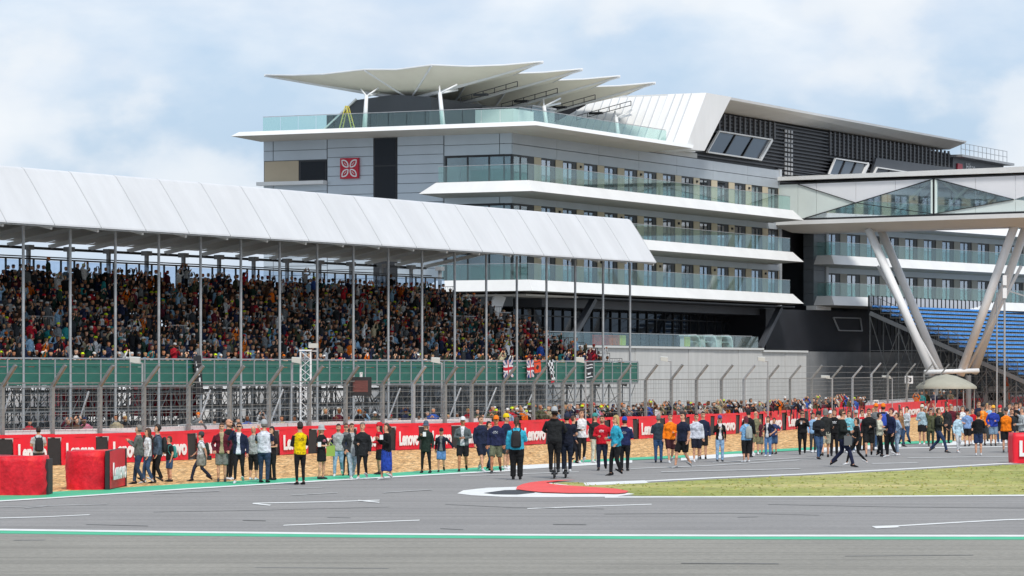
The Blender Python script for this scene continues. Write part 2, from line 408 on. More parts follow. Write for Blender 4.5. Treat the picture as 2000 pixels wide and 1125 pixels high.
# low kerbs further right: white and green stretches
def kerb_run(name, x0, x1, t0, b0, t1, b1, m, z):
    sheet(name, [(x0, t0), (x1, t1), (x1, b1), (x0, b0)], z, m)
kl = lambda x: interp(x, [x_ for x_, y in edge], [y for x_, y in edge])
for x0, x1 in ((985, 1235), (1330, 1475), (1585, 1760), (1840, 2050)):
    kerb_run('white_kerb', x0, x1, kl(x0) - 3 + 2, kl(x0) + 7, kl(x1) - 1, kl(x1) + 6, M_line, 0.006)
for x0, x1 in ((1120, 1345), (1400, 1605), (1690, 1860), (1960, 2120)):
    kerb_run('green_kerb', x0, x1, kl(x0) - 5, kl(x0) - 0.5, kl(x1) - 3, kl(x1) + 2, M_gpaint, 0.013)
# second white line crossing behind the walkers, the line by the grass, and odd markings
def lines(name, segs, m, z=0.006):
    mb = MB()
    for i_, s in enumerate(segs):
        strip(mb, s[0], z + 0.002 * (i_ % 3), w=s[1] * 2.7)
    mb.build(name, m)['kind'] = 'structure'
lines('white_track_line', [([(1140, 944), (1250, 939.5), (1400, 932), (1560, 925.5), (1750, 916), (1990, 903)], 0.36),
                           ([(1140, 943), (1260, 938.5)], 0.9),
                           ([(1560, 880), (1750, 875), (2100, 870)], 0.5)], M_line)
lines('worn_track_line', [([(0, 990.5), (100, 987.5), (210, 984.5)], 0.12), ([(50, 992), (95, 988)], 0.16), ([(300, 964), (430, 959)], 0.14), ([(495, 956), (630, 952)], 0.14), ([(570, 967), (660, 962)], 0.16), ([(750, 962), (845, 956)], 0.16), ([(900, 929), (1130, 921)], 0.3), ([(1230, 915), (1380, 909), (1560, 898)], 0.35), ([(1390, 903), (1560, 894)], 0.3), ([(1700, 905), (1790, 903)], 0.35), ([(1770, 894), (1985, 891)], 0.35), ([(1290, 921), (1560, 915)], 0.35)], M_linew)
lines('grid_box_line', [([(495, 982.5), (640, 979.5), (742, 976.5)], 0.19), ([(497, 983), (530, 986.5)], 0.2), ([(700, 977), (742, 981)], 0.2)], M_line)
lines('grid_box_line', [([(555, 1025.5), (700, 1020), (820, 1015.5)], 0.15)], M_line)
lines('grid_box_line', [([(0, 1011.5), (90, 1009), (177, 1005)], 0.15)], M_line)
lines('grid_box_line', [([(1030, 993), (1140, 989), (1272, 984.5)], 0.15)], M_line)
lines('grid_box_line', [([(1703, 1028), (1760, 1026), (1880, 1019), (1965, 1014.5), (2100, 1011)], 0.16), ([(1703, 1029), (1750, 1027)], 0.3)], M_line)
MT = mat('rubber_mark', (0.13, 0.127, 0.125), 0.85, col2=(0.20, 0.196, 0.19), vscale=2.5)
lines('tyre_mark', [([(30, 1054.5), (90, 1054)], 0.10), ([(170, 1024), (290, 1027)], 0.07), ([(475, 1016), (520, 1017)], 0.08), ([(640, 1010), (685, 1011)], 0.08), ([(860, 1032), (905, 1034)], 0.08), ([(1080, 1024), (1145, 1024.5)], 0.08), ([(1440, 1010), (1480, 1009)], 0.08), ([(1180, 1004), (1420, 1002), (1600, 1006)], 0.05),
                    ([(870, 985), (1000, 991), (1180, 994)], 0.06), ([(300, 1000), (520, 996), (760, 990)], 0.05), ([(1500, 985), (1750, 990), (2000, 992)], 0.06), ([(1330, 1100), (1520, 1101)], 0.06), ([(500, 1108), (760, 1110)], 0.05), ([(1650, 1086), (1900, 1084)], 0.05)], MT, z=0.003)
# grass island
gp = [(1072, 945), (1100, 941.5), (1200, 945), (1260, 943.5), (1400, 936), (1560, 929.5), (1750, 920), (1990, 907), (2200, 897), (2500, 884), (2500, 955), (2200, 962), (2000, 967), (1700, 968.5), (1400, 969), (1240, 968), (1215, 965), (1130, 952), (1060, 949)]
sheet('grass_island', gp, 0.002, M_grass)
lines('white_track_line', [([(1180, 970), (1300, 969.5), (1600, 969), (2000, 966.5), (2300, 961)], 0.34)], M_line)
# kerb: white outer lip, black tarmac patch, red crown (raised a few centimetres)
sheet('white_kerb', [(893, 964), (905, 958), (950, 953), (1010, 951), (1060, 941), (1240, 965), (1200, 970.5), (1050, 971.5), (980, 970.5), (920, 967.5)], 0.005, M_line)
sheet('dark_kerb', [(945, 963.5), (985, 958), (1030, 957), (1045, 963), (1010, 966.5), (965, 966)], 0.012, M_black)
sheet('red_kerb', [(1008, 957.5), (1010, 952), (1020, 947.5), (1038, 943.5), (1062, 941), (1090, 939.5), (1125, 939), (1090, 941.5), (1066, 944.5), (1080, 947.5), (1110, 950), (1165, 953.5), (1205, 956.5), (1228, 961), (1222, 964.5), (1205, 966), (1160, 965), (1110, 965), (1060, 963.5), (1030, 960.5)], 0.03, M_kred)
# grass blades as one mass, only where blades can show as texture
def grass_tufts():
    rr = random.Random(3); mb = MB()
    poly = [G(x, y) for x, y in gp]
    xs = [p.x for p in poly]; ys = [p.y for p in poly]
    def inside(x, y):
        c = False; j = len(poly) - 1
        for i in range(len(poly)):
            a, b = poly[i], poly[j]
            if (a.y > y) != (b.y > y) and x < (b.x - a.x) * (y - a.y) / (b.y - a.y) + a.x: c = not c
            j = i
        return c
    n = 0
    while n < 1500:
        x = rr.uniform(min(xs), 19.0); y = rr.uniform(min(ys), 118)
        if not inside(x, y): continue
        n += 1
        h = rr.uniform(0.015, 0.045); w = rr.uniform(0.03, 0.08); a = rr.uniform(0, 3.14)
        dx, dy = math.cos(a) * w, math.sin(a) * w; lx = rr.uniform(-.03, .03)
        mb.add([(x - dx, y - dy, 0), (x + dx, y + dy, 0), (x + lx, y, h)], [(0, 1, 2)], rr.choice((0, 0, 1, 2)))
    return mb
g1 = mat('grass_blade', hx('9c9e58'), 0.9); g2 = mat('dry_grass_blade', hx('b3a76c'), 0.9); g3 = mat('green_grass_blade', hx('8f9550'), 0.9)
tag(grass_tufts().build('grass_tufts', [g1, g2, g3]), 'short patchy green and straw coloured grass on the island beside the kerb', 'grass', kind='stuff')

# ------------------------------------------------------------------ barrier with banners along the gravel
WPX = [-400, 0, 260, 650, 950, 1240, 1400, 1550, 1700, 1850, 2000, 2250]
WD = [104, 112.5, 118, 133, 142, 159, 169, 184, 212, 252, 288, 330]
def wall_D(px):
    # smooth distance along the barrier
    acc = 0; wsum = 0
    for k in range(-4, 5):
        w = 5 - abs(k); acc += w * interp(px + k * 22, WPX, WD); wsum += w
    return acc / wsum
def wall_pt(px, back=0.0):
    D = wall_D(px); p = Vector(((px - 1000) * D / FOC, D, 0))
    if back:
        D2 = wall_D(px + 6); q = Vector(((px + 6 - 1000) * D2 / FOC, D2, 0)); d = (q - p).normalized()
        p = p + Vector((-d.y, d.x, 0)) * back
    return p
BX = [-160, -76, 10, 104, 198, 288, 373, 455, 535, 609, 685, 761, 826, 890, 950, 1010, 1070, 1128, 1184, 1240, 1292, 1341, 1390, 1439, 1484, 1530, 1574, 1619, 1664, 1709, 1755, 1800, 1846, 1899, 1946, 1992, 2040, 2090]
barrier = empty('trackside_barrier', (0, 0, 0), 0, 'long red and black advertising barrier along the back of the gravel trap', 'barrier')
WH = 1.06
for i in range(len(BX) - 1):
    a, b = wall_pt(BX[i]), wall_pt(BX[i + 1])
    d = (b - a); Lm = d.length; d.normalize(); nb = Vector((-d.y, d.x, 0)); ang = math.atan2(d.y, d.x)
    hb = 0.33 if Lm < 5 else 0.5
    j1 = R.uniform(-.02, .02); j2 = R.uniform(-.02, .02)
    # black board
    o = MB().box(-hb, hb, -0.02, 0.25, 0.02, WH - 0.14).build('black_board', M_black, barrier); o.location = a; o.rotation_euler.z = ang
    # red banner: cloth pulled tight, slightly bowed between its fixings
    mb = MB(); n = 8; x0, x1 = hb + 0.03, Lm - hb - 0.03
    rows = [0.0, 0.3, 0.7, 0.98]
    for r, z in enumerate(rows):
        for k in range(n + 1):
            t = k / n; sag = 0.035 * math.sin(math.pi * t)
            zz = z + (sag * 0.5 * (1 if r == 0 else -0.6 if r == 3 else 0))
            mb.v.append((x0 + (x1 - x0) * t, -0.05 - 0.02 * math.sin(t * 9 + i + r), zz))
    for r in range(3):
        for k in range(n):
            q = r * (n + 1) + k; mb.f.append((q, q + 1, q + n + 2, q + n + 1)); mb.m.append(0)
    o = mb.build('red_banner', M_red, barrier, smooth=True); o.location = a; o.rotation_euler.z = ang
    tw = (x1 - x0) * 0.84
    tm = text_mesh('Lenovo', 0.74, M_wtext, fat=0.032, xs=1.0)
    wid = max(v.co.x for v in tm.vertices) - min(v.co.x for v in tm.vertices)
    o2 = link('lettering', tm, o); o2.location = ((x0 + x1) / 2 + 0.05, -0.09, 0.22); o2.scale = (tw / wid, 1, 1.0)
    # padded red coping and white concrete behind
    o = MB().box(-0.002, Lm + 0.002, -0.06, 0.10, WH - 0.10 + j1 * .5, WH + 0.01 + j1).build('red_coping', M_red, barrier); o.location = a; o.rotation_euler.z = ang
    o = MB().box(0, Lm, 0.26, 0.50, 0, WH + 0.15).build('concrete_block', mat('white_concrete', (0.74, 0.74, 0.72), 0.8, var=0.08, vscale=1), barrier); o.location = a; o.rotation_euler.z = ang

# ------------------------------------------------------------------ debris fence
FX = [-90, 4, 102, 195, 281, 368, 448, 525, 604, 675, 747, 807, 869, 921, 982, 1042, 1099, 1155, 1209, 1261, 1311, 1360, 1409, 1453, 1500, 1543, 1585, 1625, 1665, 1702, 1734, 1771, 1805, 1838, 1870, 1905, 1945, 1985, 2030]
fence = empty('debris_fence', (0, 0, 0), 0, 'tall steel debris fence with cranked post tops and wire cables behind the banners', 'fence')
FP = []
for px in FX:
    D = wall_D(px); base = wall_pt(px, 0.62)
    base.x = (px - 1000) * base.y / FOC
    D2 = wall_D(px + 6); dd = (wall_pt(px + 6) - wall_pt(px)).normalized()
    FP.append((base, dd))
    zb = 2.78 + (0.12 if px > 1200 else 0) + (0.2 if px > 1700 else 0)
    mb = MB(); mb.box(-0.07, 0.07, -0.06, 0.06, 0, zb - 0.08, 0)
    mb.bar((0, 0, zb - 0.1), (0.0, -0.60, zb + 0.62), 0.12, 0.10)
    mb.box(-0.13, 0.13, -0.13, 0.13, 0.0, 0.03)
    o = mb.build('fence_post', M_steel if (px in (807, 1665, 1702, 1453)) else M_steel_d, fence); o.location = base; o.rotation_euler.z = math.atan2(dd.y, dd.x)
for z in (1.28, 1.5, 1.72, 1.94, 2.16, 2.38, 2.6, 2.8):
    mb = MB()
    for (a, _), (b, _) in zip(FP[:-1], FP[1:]):
        mb.tube(a + Vector((0, -.09, z)), b + Vector((0, -.09, z)), 0.011 if z < 2.7 else 0.03, 4, cap=False)
    mb.build('cable', M_steel_d, fence)
for k in (0.45, 1.0):
    mb = MB()
    for (a, da), (b, db) in zip(FP[:-1], FP[1:]):
        pa = a + Vector((da.y, -da.x, 0)) * 0.6 * k + Vector((0, 0, 2.85 + .62 * k)); pb = b + Vector((db.y, -db.x, 0)) * 0.6 * k + Vector((0, 0, 2.85 + .62 * k))
        mb.tube(pa, pb, 0.012, 4, cap=False)
    mb.build('cable', M_steel_d, fence)
# wire mesh as real thin wires, verticals only every 0.25 m
mb = MB()
for (a, da), (b, db) in zip(FP[:-1], FP[1:]):
    n = max(2, int((b - a).length / 0.32))
    for k in range(1, n):
        p = a.lerp(b, k / n) + Vector((0, -.1, 0))
        mb.tube(p + Vector((0, 0, 1.15)), p + Vector((0, 0, 2.8)), 0.0045, 3, cap=False)
o = mb.build('wire_mesh', M_steel_d, fence); o['kind'] = 'stuff'
# braces behind some posts
for px in (28, 180, 420, 560, 785, 905, 975, 1050):
    p = wall_pt(px, 0.8); q = wall_pt(px + 24, 0.7)
    o = MB().tube(p + Vector((0, 0, 1.0)), q + Vector((0, 0, 2.5)), 0.035, 5).build('brace', M_steel, fence)

# ------------------------------------------------------------------ main grandstand (frame: x along the rows, y to the back)
SO = Vector((-22.0, 152.0, 0)); SA = math.atan2(.872, .489); BAY = 3.5
def S(x, y, z=0.0):
    c, s = math.cos(SA), math.sin(SA)
    return Vector((SO.x + c * x - s * y, SO.y + s * x + c * y, z))
stand = empty('grandstand', SO, SA, 'long covered grandstand with white fabric roof packed with spectators', 'grandstand')
NB = 17; X0 = -2; XE = NB * BAY + 1.0          # bays -2..17
ROWS = 16; RUN = 0.84; RISE = 0.322; DECK = 2.55
# stepped deck
for r in range(ROWS):
    z = DECK + RISE * r
    MB().box(X0 * BAY, XE, 0.15 + RUN * r, 0.15 + RUN * (r + 1) - 0.004, z - 0.06, z).build('deck_step', mat('deck_board', (0.10, 0.095, 0.09), 0.8, var=0.2, vscale=1), stand)
# front boards: three per bay, each a panel with a steel post
k = 0; x = X0 * BAY
pm = MB().box(0.02, BAY / 3 - 0.02, -0.02, 0.02, DECK + 0.02, DECK + 0.84).box(0.02, BAY / 3 - 0.02, -0.018, 0.018, DECK + 0.86, DECK + 1.17).mesh('green_board', M_green)
sm = MB().box(-0.035, 0.035, -0.05, 0.03, DECK - 0.08, DECK + 1.24).mesh('board_post', M_steel)
while x < XE - 0.3:
    link('green_board', pm, stand, (x, 0, 0)); link('board_post', sm, stand, (x, 0, 0)); x += BAY / 3
link('board_post', sm, stand, (XE, 0, 0))
MB().box(X0 * BAY, XE, -0.05, 0.03, DECK + 1.20, DECK + 1.27).build('handrail', M_steel, stand)
MB().box(X0 * BAY, XE, -0.06, 0.05, DECK - 0.10, DECK - 0.0).build('front_beam', M_steel_d, stand)
# end guard rail at the right, stepping up
mb = MB()
for r in range(0, ROWS, 1):
    y = 0.2 + RUN * r; z = DECK + RISE * r
    mb.tube((XE, y, z), (XE, y, z + 1.1), 0.02, 4)
    mb.tube((XE, y, z + 1.1), (XE, y + RUN, z + 1.1), 0.025, 4)
    for q in range(1, 5): mb.tube((XE, y + q * RUN / 5, z), (XE, y + q * RUN / 5, z + 1.1), 0.010, 3)
mb.build('end_railing', M_steel_d, stand)
# posts
fpost = MB().tube((0, 0, 0), (0, 0, 9.72), 0.068, 8).tube((0, 0, 2.45), (0, 0, 2.7), 0.1, 8).mesh('front_post', M_steel)
bpost = MB().box(-0.10, 0.10, -0.08, 0.08, 0, 9.5).box(-0.24, 0.24, -0.2, 0.2, 9.5, 9.75).mesh('back_post', M_pole)
for b in range(X0, NB + 1):
    link('front_post', fpost, stand, (b * BAY, -0.02, 0))
    link('back_post', bpost, stand, (b * BAY + 1.2, 14.0, 0))
# roof: each bay a fabric bay with its own edge, plus rafters
NX = 5
prof_top = [(-1.78, 9.72), (-1.76, 9.80), (-1.1, 10.80), (-0.5, 11.68), (-0.05, 12.30), (0.1, 12.38), (6, 11.5), (14.6, 10.1)]
prof_bot = [(14.6, 9.95), (9.0, 10.9), (4.0, 10.9), (0.5, 10.3), (-1.70, 9.72)]
for b in range(X0, NB):
    mb = MB(); xa, xb = b * BAY + 0.035, (b + 1) * BAY - 0.035
    for prof, mi in ((prof_top, 0), (prof_bot, 1)):
        base = len(mb.v)
        for (y, z) in prof:
            for i in range(NX + 1):
                t = i / NX
                sag = -0.02 * math.sin(math.pi * t) if (mi == 0 and 9.85 < z < 12.2) else 0
                mb.v.append((xa + (xb - xa) * t, y, z + sag))
        for r in range(len(prof) - 1):
            for i in range(NX):
                q = base + r * (NX + 1) + i
                mb.f.append((q, q + 1, q + NX + 2, q + NX + 1)); mb.m.append(mi)
    mb.build('roof_bay', [M_fabric, M_under], stand, smooth=False)
for b in range(X0, NB + 1):
    mb = MB(); x = b * BAY
    pts = prof_top[:-1] + [(14.6, 10.0)]
    for (y0, z0), (y1, z1) in zip(pts[:-1], pts[1:]):
        mb.bar((x, y0, z0 - 0.012), (x, y1, z1 - 0.012), 0.055, 0.03)
    mb.build('roof_seam', mat('seam_strip', (0.46, 0.47, 0.48), 0.7), stand)
    mb = MB(); mb.bar((x, -1.6, 9.62), (x, 0.5, 10.10), 0.14, 0.16); mb.bar((x, 0.5, 10.10), (x, 4, 10.68), 0.16, 0.18); mb.bar((x, 4, 10.68), (x, 9, 10.68), 0.16, 0.18); mb.bar((x, 9, 10.68), (x, 14.4, 9.72), 0.16, 0.2)
    mb.build('rafter', mat('rafter_paint', (0.75, 0.75, 0.73), 0.6), stand)
MB().bar((X0 * BAY, -1.72, 9.68), (NB * BAY, -1.72, 9.68), 0.06, 0.07).build('eave_tube', M_steel_d, stand)
MB().bar((X0 * BAY, 14.3, 9.62), (NB * BAY, 14.3, 9.62), 0.1, 0.14).build('back_beam', M_frame, stand)
MB().bar((X0 * BAY, 13.9, 9.15), (NB * BAY, 13.9, 9.15), 0.05, 0.06).build('back_rail', M_frame, stand)
# roof end cap
mb = MB(); xe = NB * BAY - 0.03
poly = [(xe, y, z) for y, z in prof_top] + [(xe, y, z) for y, z in prof_bot]
mb.prism(poly, (0.03, 0, 0)); mb.build('roof_end', M_fabric, stand, fix=True)
# rear guard screen with translucent panels
rear = mat('pale_screen', (0.50, 0.56, 0.66), 0.6)
pp = MB().box(0.04, 1.13, 13.62, 13.64, 7.3, 8.95).mesh('screen_panel', glass('screen_sheet', (0.80, 0.88, 0.97), refl=0.02, density=0.05))
sp = MB().box(-0.045, 0.045, 13.60, 13.68, 6.9, 9.05).mesh('screen_post', M_frame)
x = X0 * BAY
while x < XE:
    link('screen_panel', pp, stand, (x, 0, 0)); link('screen_post', sp, stand, (x, 0, 0)); x += BAY / 3
MB().box(X0 * BAY, XE, 13.58, 13.68, 8.98, 9.06).build('screen_rail', M_frame, stand)
# under-deck scaffolding
rr = random.Random(11)
mb = MB()
for iy, y in enumerate((0.5, 2.6, 4.7, 6.8, 9.0, 11.2, 13.2)):
    top = DECK + max(0, (y - 0.2)) / RUN * RISE - 0.1
    x = X0 * BAY + (0.3 if iy % 2 else 0.0)
    j = 0
    while x < XE:
        mb.tube((x, y, 0), (x, y, top), 0.036 if iy else 0.045, 4, cap=False)
        if j % 2 == iy % 2: mb.tube((x, y, 0.2), (x + 1.75, y, min(top, 2.5)), 0.026, 3, cap=False)
        else: mb.tube((x + 1.75, y, 0.2), (x, y, min(top, 2.5)), 0.026, 3, cap=False)
        if top > 4 : mb.tube((x, y, 2.5), (x + 1.75, y, top), 0.026, 3, cap=False)
        if iy < 6 and j % 2 == 0:
            mb.tube((x, y, 2.0), (x, y + 2.1, 0.3), 0.026, 3, cap=False)
        x += 1.75; j += 1
    for z in (0.5, 1.35, 2.2) + ((3.6,) if top > 4 else ()):
        mb.tube((X0 * BAY, y, z), (XE, y, z), 0.028, 3, cap=False)
sc = mb.build('scaffolding', M_scaf, stand); sc['kind'] = 'stuff'
# raking beams under the deck
for b in range(X0, NB + 1):
    MB().bar((b * BAY, 0.2, DECK - 0.2), (b * BAY, 13.6, DECK + ROWS * RISE - 0.2), 0.1, 0.18).build('raker', M_steel_d, stand)
# gangway barriers among the rows
for (gx, gr, ln) in ((8.5, 7, 2.6), (19, 6, 1.6), (30, 8, 2.2), (58.3, 10, 2.0), (51.5, 9, 3.0)):
    mb = MB(); y = 0.3 + gr * RUN; z = DECK + gr * RISE
    for k in range(int(ln / 0.13) + 1): mb.tube((gx + k * 0.13, y, z), (gx + k * 0.13, y, z + 1.05), 0.012, 3)
    mb.tube((gx, y, z + 1.05), (gx + ln, y, z + 1.05), 0.025, 4)
    mb.build('gangway_rail', M_steel, stand)

# ------------------------------------------------------------------ hotel, main block (frame: x = right-hand face, y = to the back)
BO = Vector((0, 218, 0)); BA = math.atan2(.8944, .4472)
hotel = empty('hotel_building', BO, BA, 'silver and white hotel with wrap-round glass balconies and a roof terrace', 'building')
def Bw(x, y, z=0.0):
    c, s = math.cos(BA), math.sin(BA)
    return Vector((BO.x + c * x - s * y, BO.y + s * x + c * y, z))
W1 = 46.0; DEP = 18.6; ZT = 18.6
MB().box(0.12, W1 - 0.05, 0.6, DEP - 0.05, 8.0, ZT - 0.02).build('core_wall', M_core, hotel)
# left face cladding: columns of horizontal panels, each its own piece
cols = [(17.87, 18.58), (13.73, 17.81), (10.2, 13.65), (4.99, 8.38), (0.92, 4.91), (0.02, 0.86)]
PH = 0.62
holes = {1: [(15.9, 17.25)], 4: [(-1, -1)], }
def free(ci, z0, z1):
    if ci in (4, 5):                       # corner windows of three storeys
        for zt in (17.2, 14.04, 10.88):
            if z0 < zt - 0.02 and z1 > zt - 2.25: return False
    if ci == 0 and z1 > 15.85 and z0 < 17.25: return False
    if ci == 1 and z1 > 15.85 and z0 < 17.25: return False
    return True
cache = {}
for ci, (y0, y1) in enumerate(cols):
    z = ZT - PH
    levels = []
    if ci in (4, 5):
        for a, b in ((17.2, 18.6), (14.04, 14.95), (10.88, 11.8)):
            levels += [(a + 0.01, (a + b) / 2), ((a + b) / 2, b)]
    elif ci in (0, 1):
        levels = [(17.25, 17.92), (17.92, 18.6)]
        zz = 15.78
        while zz > 7.5: levels.append((zz - PH, zz)); zz -= PH
    else:
        zz = ZT
        while zz > 7.5: levels.append((zz - PH, zz)); zz -= PH
    for a, b in levels:
        key = (ci, round(b - a, 2))
        if key not in cache:
            cache[key] = MB().box(-0.03, 0.10, y0, y1, 0.018, (b - a) - 0.018).mesh('cladding_panel', M_panel)
        link('cladding_panel', cache[key], hotel, (R.uniform(-.004, .004), 0, a))
MB().box(0.03, 0.12, 0, DEP, 7.4, ZT).build('joint_sheet', M_core, hotel)
# dark stair window strip and its panes
mb = MB().box(-0.06, 0.0, 8.42, 10.15, 8.0, 18.5); mb.build('stair_window_frame', M_frame, hotel)
for a, b in ((16.75, 18.45), (13.7, 16.65), (10.6, 13.6)):
    MB().box(-0.075, -0.062, 8.52, 10.05, a, b).build('pane', M_dglass, hotel)
# small window with beige panel and white sill
MB().box(-0.05, 0.1, 15.87, 18.5, 15.87, 17.22).build('beige_panel', M_beige, hotel)
wf = MB().box(-0.05, 0.1, 13.75, 15.85, 15.87, 17.22).build('window', M_frame, hotel)
MB().box(-0.07, -0.055, 13.85, 15.7, 15.95, 17.12).build('pane', M_dglass, wf)
MB().box(-0.55, 0.05, 13.7, 18.85, 15.60, 15.84).build('sill', M_white, hotel)
# square red emblem with four white petals
emb = MB().box(-0.22, -0.05, 11.22, 12.6, 15.92, 17.28).build('emblem', M_logored, hotel)
def petal(mb, cx, cz, ang, L=0.64, wd=0.165, inner=False):
    pts = []
    for k in range(13):
        t = k / 12; w = wd * math.sin(math.pi * t) ** 0.75
        pts.append((t * L, w))
    for k in range(11, 0, -1):
        t = k / 12; w = wd * math.sin(math.pi * t) ** 0.75
        pts.append((t * L, -w))
    ca, sa = math.cos(ang), math.sin(ang)
    out = []; inn = []
    mid = L / 2
    for (a, b) in pts:
        out.append((cx + ca * a - sa * b, cz + sa * a + ca * b))
        a2, b2 = mid + (a - mid) * 0.72, b * 0.58
        inn.append((cx + ca * a2 - sa * b2, cz + sa * a2 + ca * b2))
    n = len(out)
    v = [(-0.235, y, z) for y, z in out] + [(-0.235, y, z) for y, z in inn]
    mb.add(v, [(i, (i + 1) % n, (i + 1) % n + n, i + n) for i in range(n)])
    # leaf vein
    a0, a1 = (cx + ca * L * 0.3, cz + sa * L * 0.3), (cx + ca * L * 0.62, cz + sa * L * 0.62)
    mb.bar((-0.235, *a0), (-0.235, *a1), 0.05, 0.03)
cy, cz = 11.91, 16.60
for q in range(4):
    mb = MB(); ang = math.radians(45 + 90 * q)
    petal(mb, cy + 0.08 * math.cos(ang), cz + 0.08 * math.sin(ang), ang, L=0.72, wd=0.22)
    mb.build('petal', M_wtext, emb)

# balcony slabs: wrap round the corner, slanted white face
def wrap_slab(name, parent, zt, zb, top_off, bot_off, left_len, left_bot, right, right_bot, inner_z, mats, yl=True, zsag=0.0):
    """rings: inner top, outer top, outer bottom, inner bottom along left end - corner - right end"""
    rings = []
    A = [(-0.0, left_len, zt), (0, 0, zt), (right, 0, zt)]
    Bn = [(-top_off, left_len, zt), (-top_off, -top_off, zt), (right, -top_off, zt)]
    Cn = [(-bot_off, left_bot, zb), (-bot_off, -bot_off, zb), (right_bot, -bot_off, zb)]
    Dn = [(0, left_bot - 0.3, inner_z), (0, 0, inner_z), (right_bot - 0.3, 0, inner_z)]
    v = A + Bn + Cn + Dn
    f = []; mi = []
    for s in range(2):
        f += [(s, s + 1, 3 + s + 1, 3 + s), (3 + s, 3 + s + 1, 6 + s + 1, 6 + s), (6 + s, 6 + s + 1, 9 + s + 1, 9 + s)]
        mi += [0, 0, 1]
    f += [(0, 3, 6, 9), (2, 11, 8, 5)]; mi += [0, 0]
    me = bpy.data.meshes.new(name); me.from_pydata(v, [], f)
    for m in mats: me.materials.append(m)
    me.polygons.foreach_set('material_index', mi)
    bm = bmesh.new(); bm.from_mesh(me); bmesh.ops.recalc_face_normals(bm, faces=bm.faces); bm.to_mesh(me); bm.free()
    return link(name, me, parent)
SLABS = [15.35, 12.19, 9.03]
gp_mesh = MB().box(0.02, 1.48, -0.01, 0.01, 0.02, 1.02).mesh('glass_panel', M_rail)
def balustrade(parent, off, z, left_len, right, wrap=True):
    n = int((right + off) / 1.5)
    for k in range(n):
        link('glass_panel', gp_mesh, parent, (-off + k * (right + off) / n, -off, z)).scale = ((right + off) / n / 1.5, 1, 1)
    if wrap:
        n2 = max(1, int((left_len + off) / 1.5))
        for k in range(n2):
            o = link('glass_panel', gp_mesh, parent, (-off, -off + k * (left_len + off) / n2, z), math.pi / 2); o.scale = ((left_len + off) / n2 / 1.5, 1, 1)
    mb = MB().bar((-off, -off, z + 1.04), (right, -off, z + 1.04), 0.05, 0.035)
    if wrap: mb.bar((-off, -off + .03, z + 1.04), (-off, left_len, z + 1.04), 0.05, 0.035)
    mb.build('handrail', M_steel, parent)
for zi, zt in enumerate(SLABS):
    s = wrap_slab('balcony', hotel, zt, zt - 0.72, 2.35, 2.85, 4.3, 5.3, 42.7, 43.7, zt - 0.88, [M_white, mat('shaded_soffit', (0.30, 0.295, 0.28), 0.8, var=0.05, vscale=0.5)])  # underside grey carries the shade below the slab in its colour
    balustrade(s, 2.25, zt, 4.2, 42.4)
    # end return of dark recess beside the balconies
# window bays on the right-hand face
def window_unit(parent, x, ztop, w=2.2, h=2.3, cur=None, lit=0.5, axis='x'):
    """recessed two-leaf balcony door; local x along the face, outward = -y"""
    fr = MB()
    fr.box(0, w, 0.02, 0.50, 0, h)                 # dark reveal body
    t = 0.07
    f = MB(); f.box(0, t, -0.06, 0.02, 0, h); f.box(w - t, w, -0.06, 0.02, 0, h); f.box(t, w - t, -0.06, 0.02, h - t, h); f.box(t, w - t, -0.06, 0.02, 0, t)
    f.box(w * 0.42, w * 0.42 + 0.06, -0.06, 0.02, t, h - t)
    f.box(w * 0.66, w - t, -0.05, 0.02, t, h - t)  # dark fixed leaf
    o = f.mesh('window', M_frame)
    return o
win_me = None
def window_meshes(w, h):
    t = 0.08; f = MB()
    f.box(0, t, -0.06, 0.06, 0, h); f.box(w - t, w, -0.06, 0.06, 0, h); f.box(t, w - t, -0.06, 0.06, h - t * 1.4, h); f.box(t, w - t, -0.06, 0.06, 0, t)
    f.box(w * 0.40, w * 0.40 + 0.08, -0.05, 0.05, t, h - t * 1.4)
    f.box(w * 0.72, w - t, -0.045, 0.05, t, h - t * 1.4)
    fm = f.mesh('window', M_frame)
    pm_ = MB().box(t, w * 0.40, -0.01, 0.0, t, h - t * 1.4).box(w * 0.40 + 0.08, w * 0.72, -0.01, 0.0, t, h - t * 1.4).mesh('pane', M_wglass)
    # pleated curtain
    def curtain(a, b, name='curtain'):
        c = MB(); n = max(4, int((b - a) / 0.08))
        for k in range(n + 1):
            x = a + (b - a) * k / n; y = 0.16 + 0.04 * (k % 2)
            c.v += [(x, y, t), (x, y, h - t)]
        for k in range(n): c.f.append((2 * k, 2 * k + 2, 2 * k + 3, 2 * k + 1)); c.m.append(0)
        return c.mesh(name, M_curtain)
    return fm, pm_, [curtain(t, w * 0.22), curtain(w * 0.45, w * 0.70), curtain(t, w * 0.36), None, curtain(w * 0.48, w * 0.58)]
wm, pmn, cms = window_meshes(2.15, 2.25)
rr = random.Random(5)
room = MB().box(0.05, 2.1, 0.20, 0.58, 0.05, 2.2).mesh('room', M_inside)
back_core = MB().box(0, W1, 0.55, 0.62, 8, ZT).build('room_back_wall', M_inside, hotel)
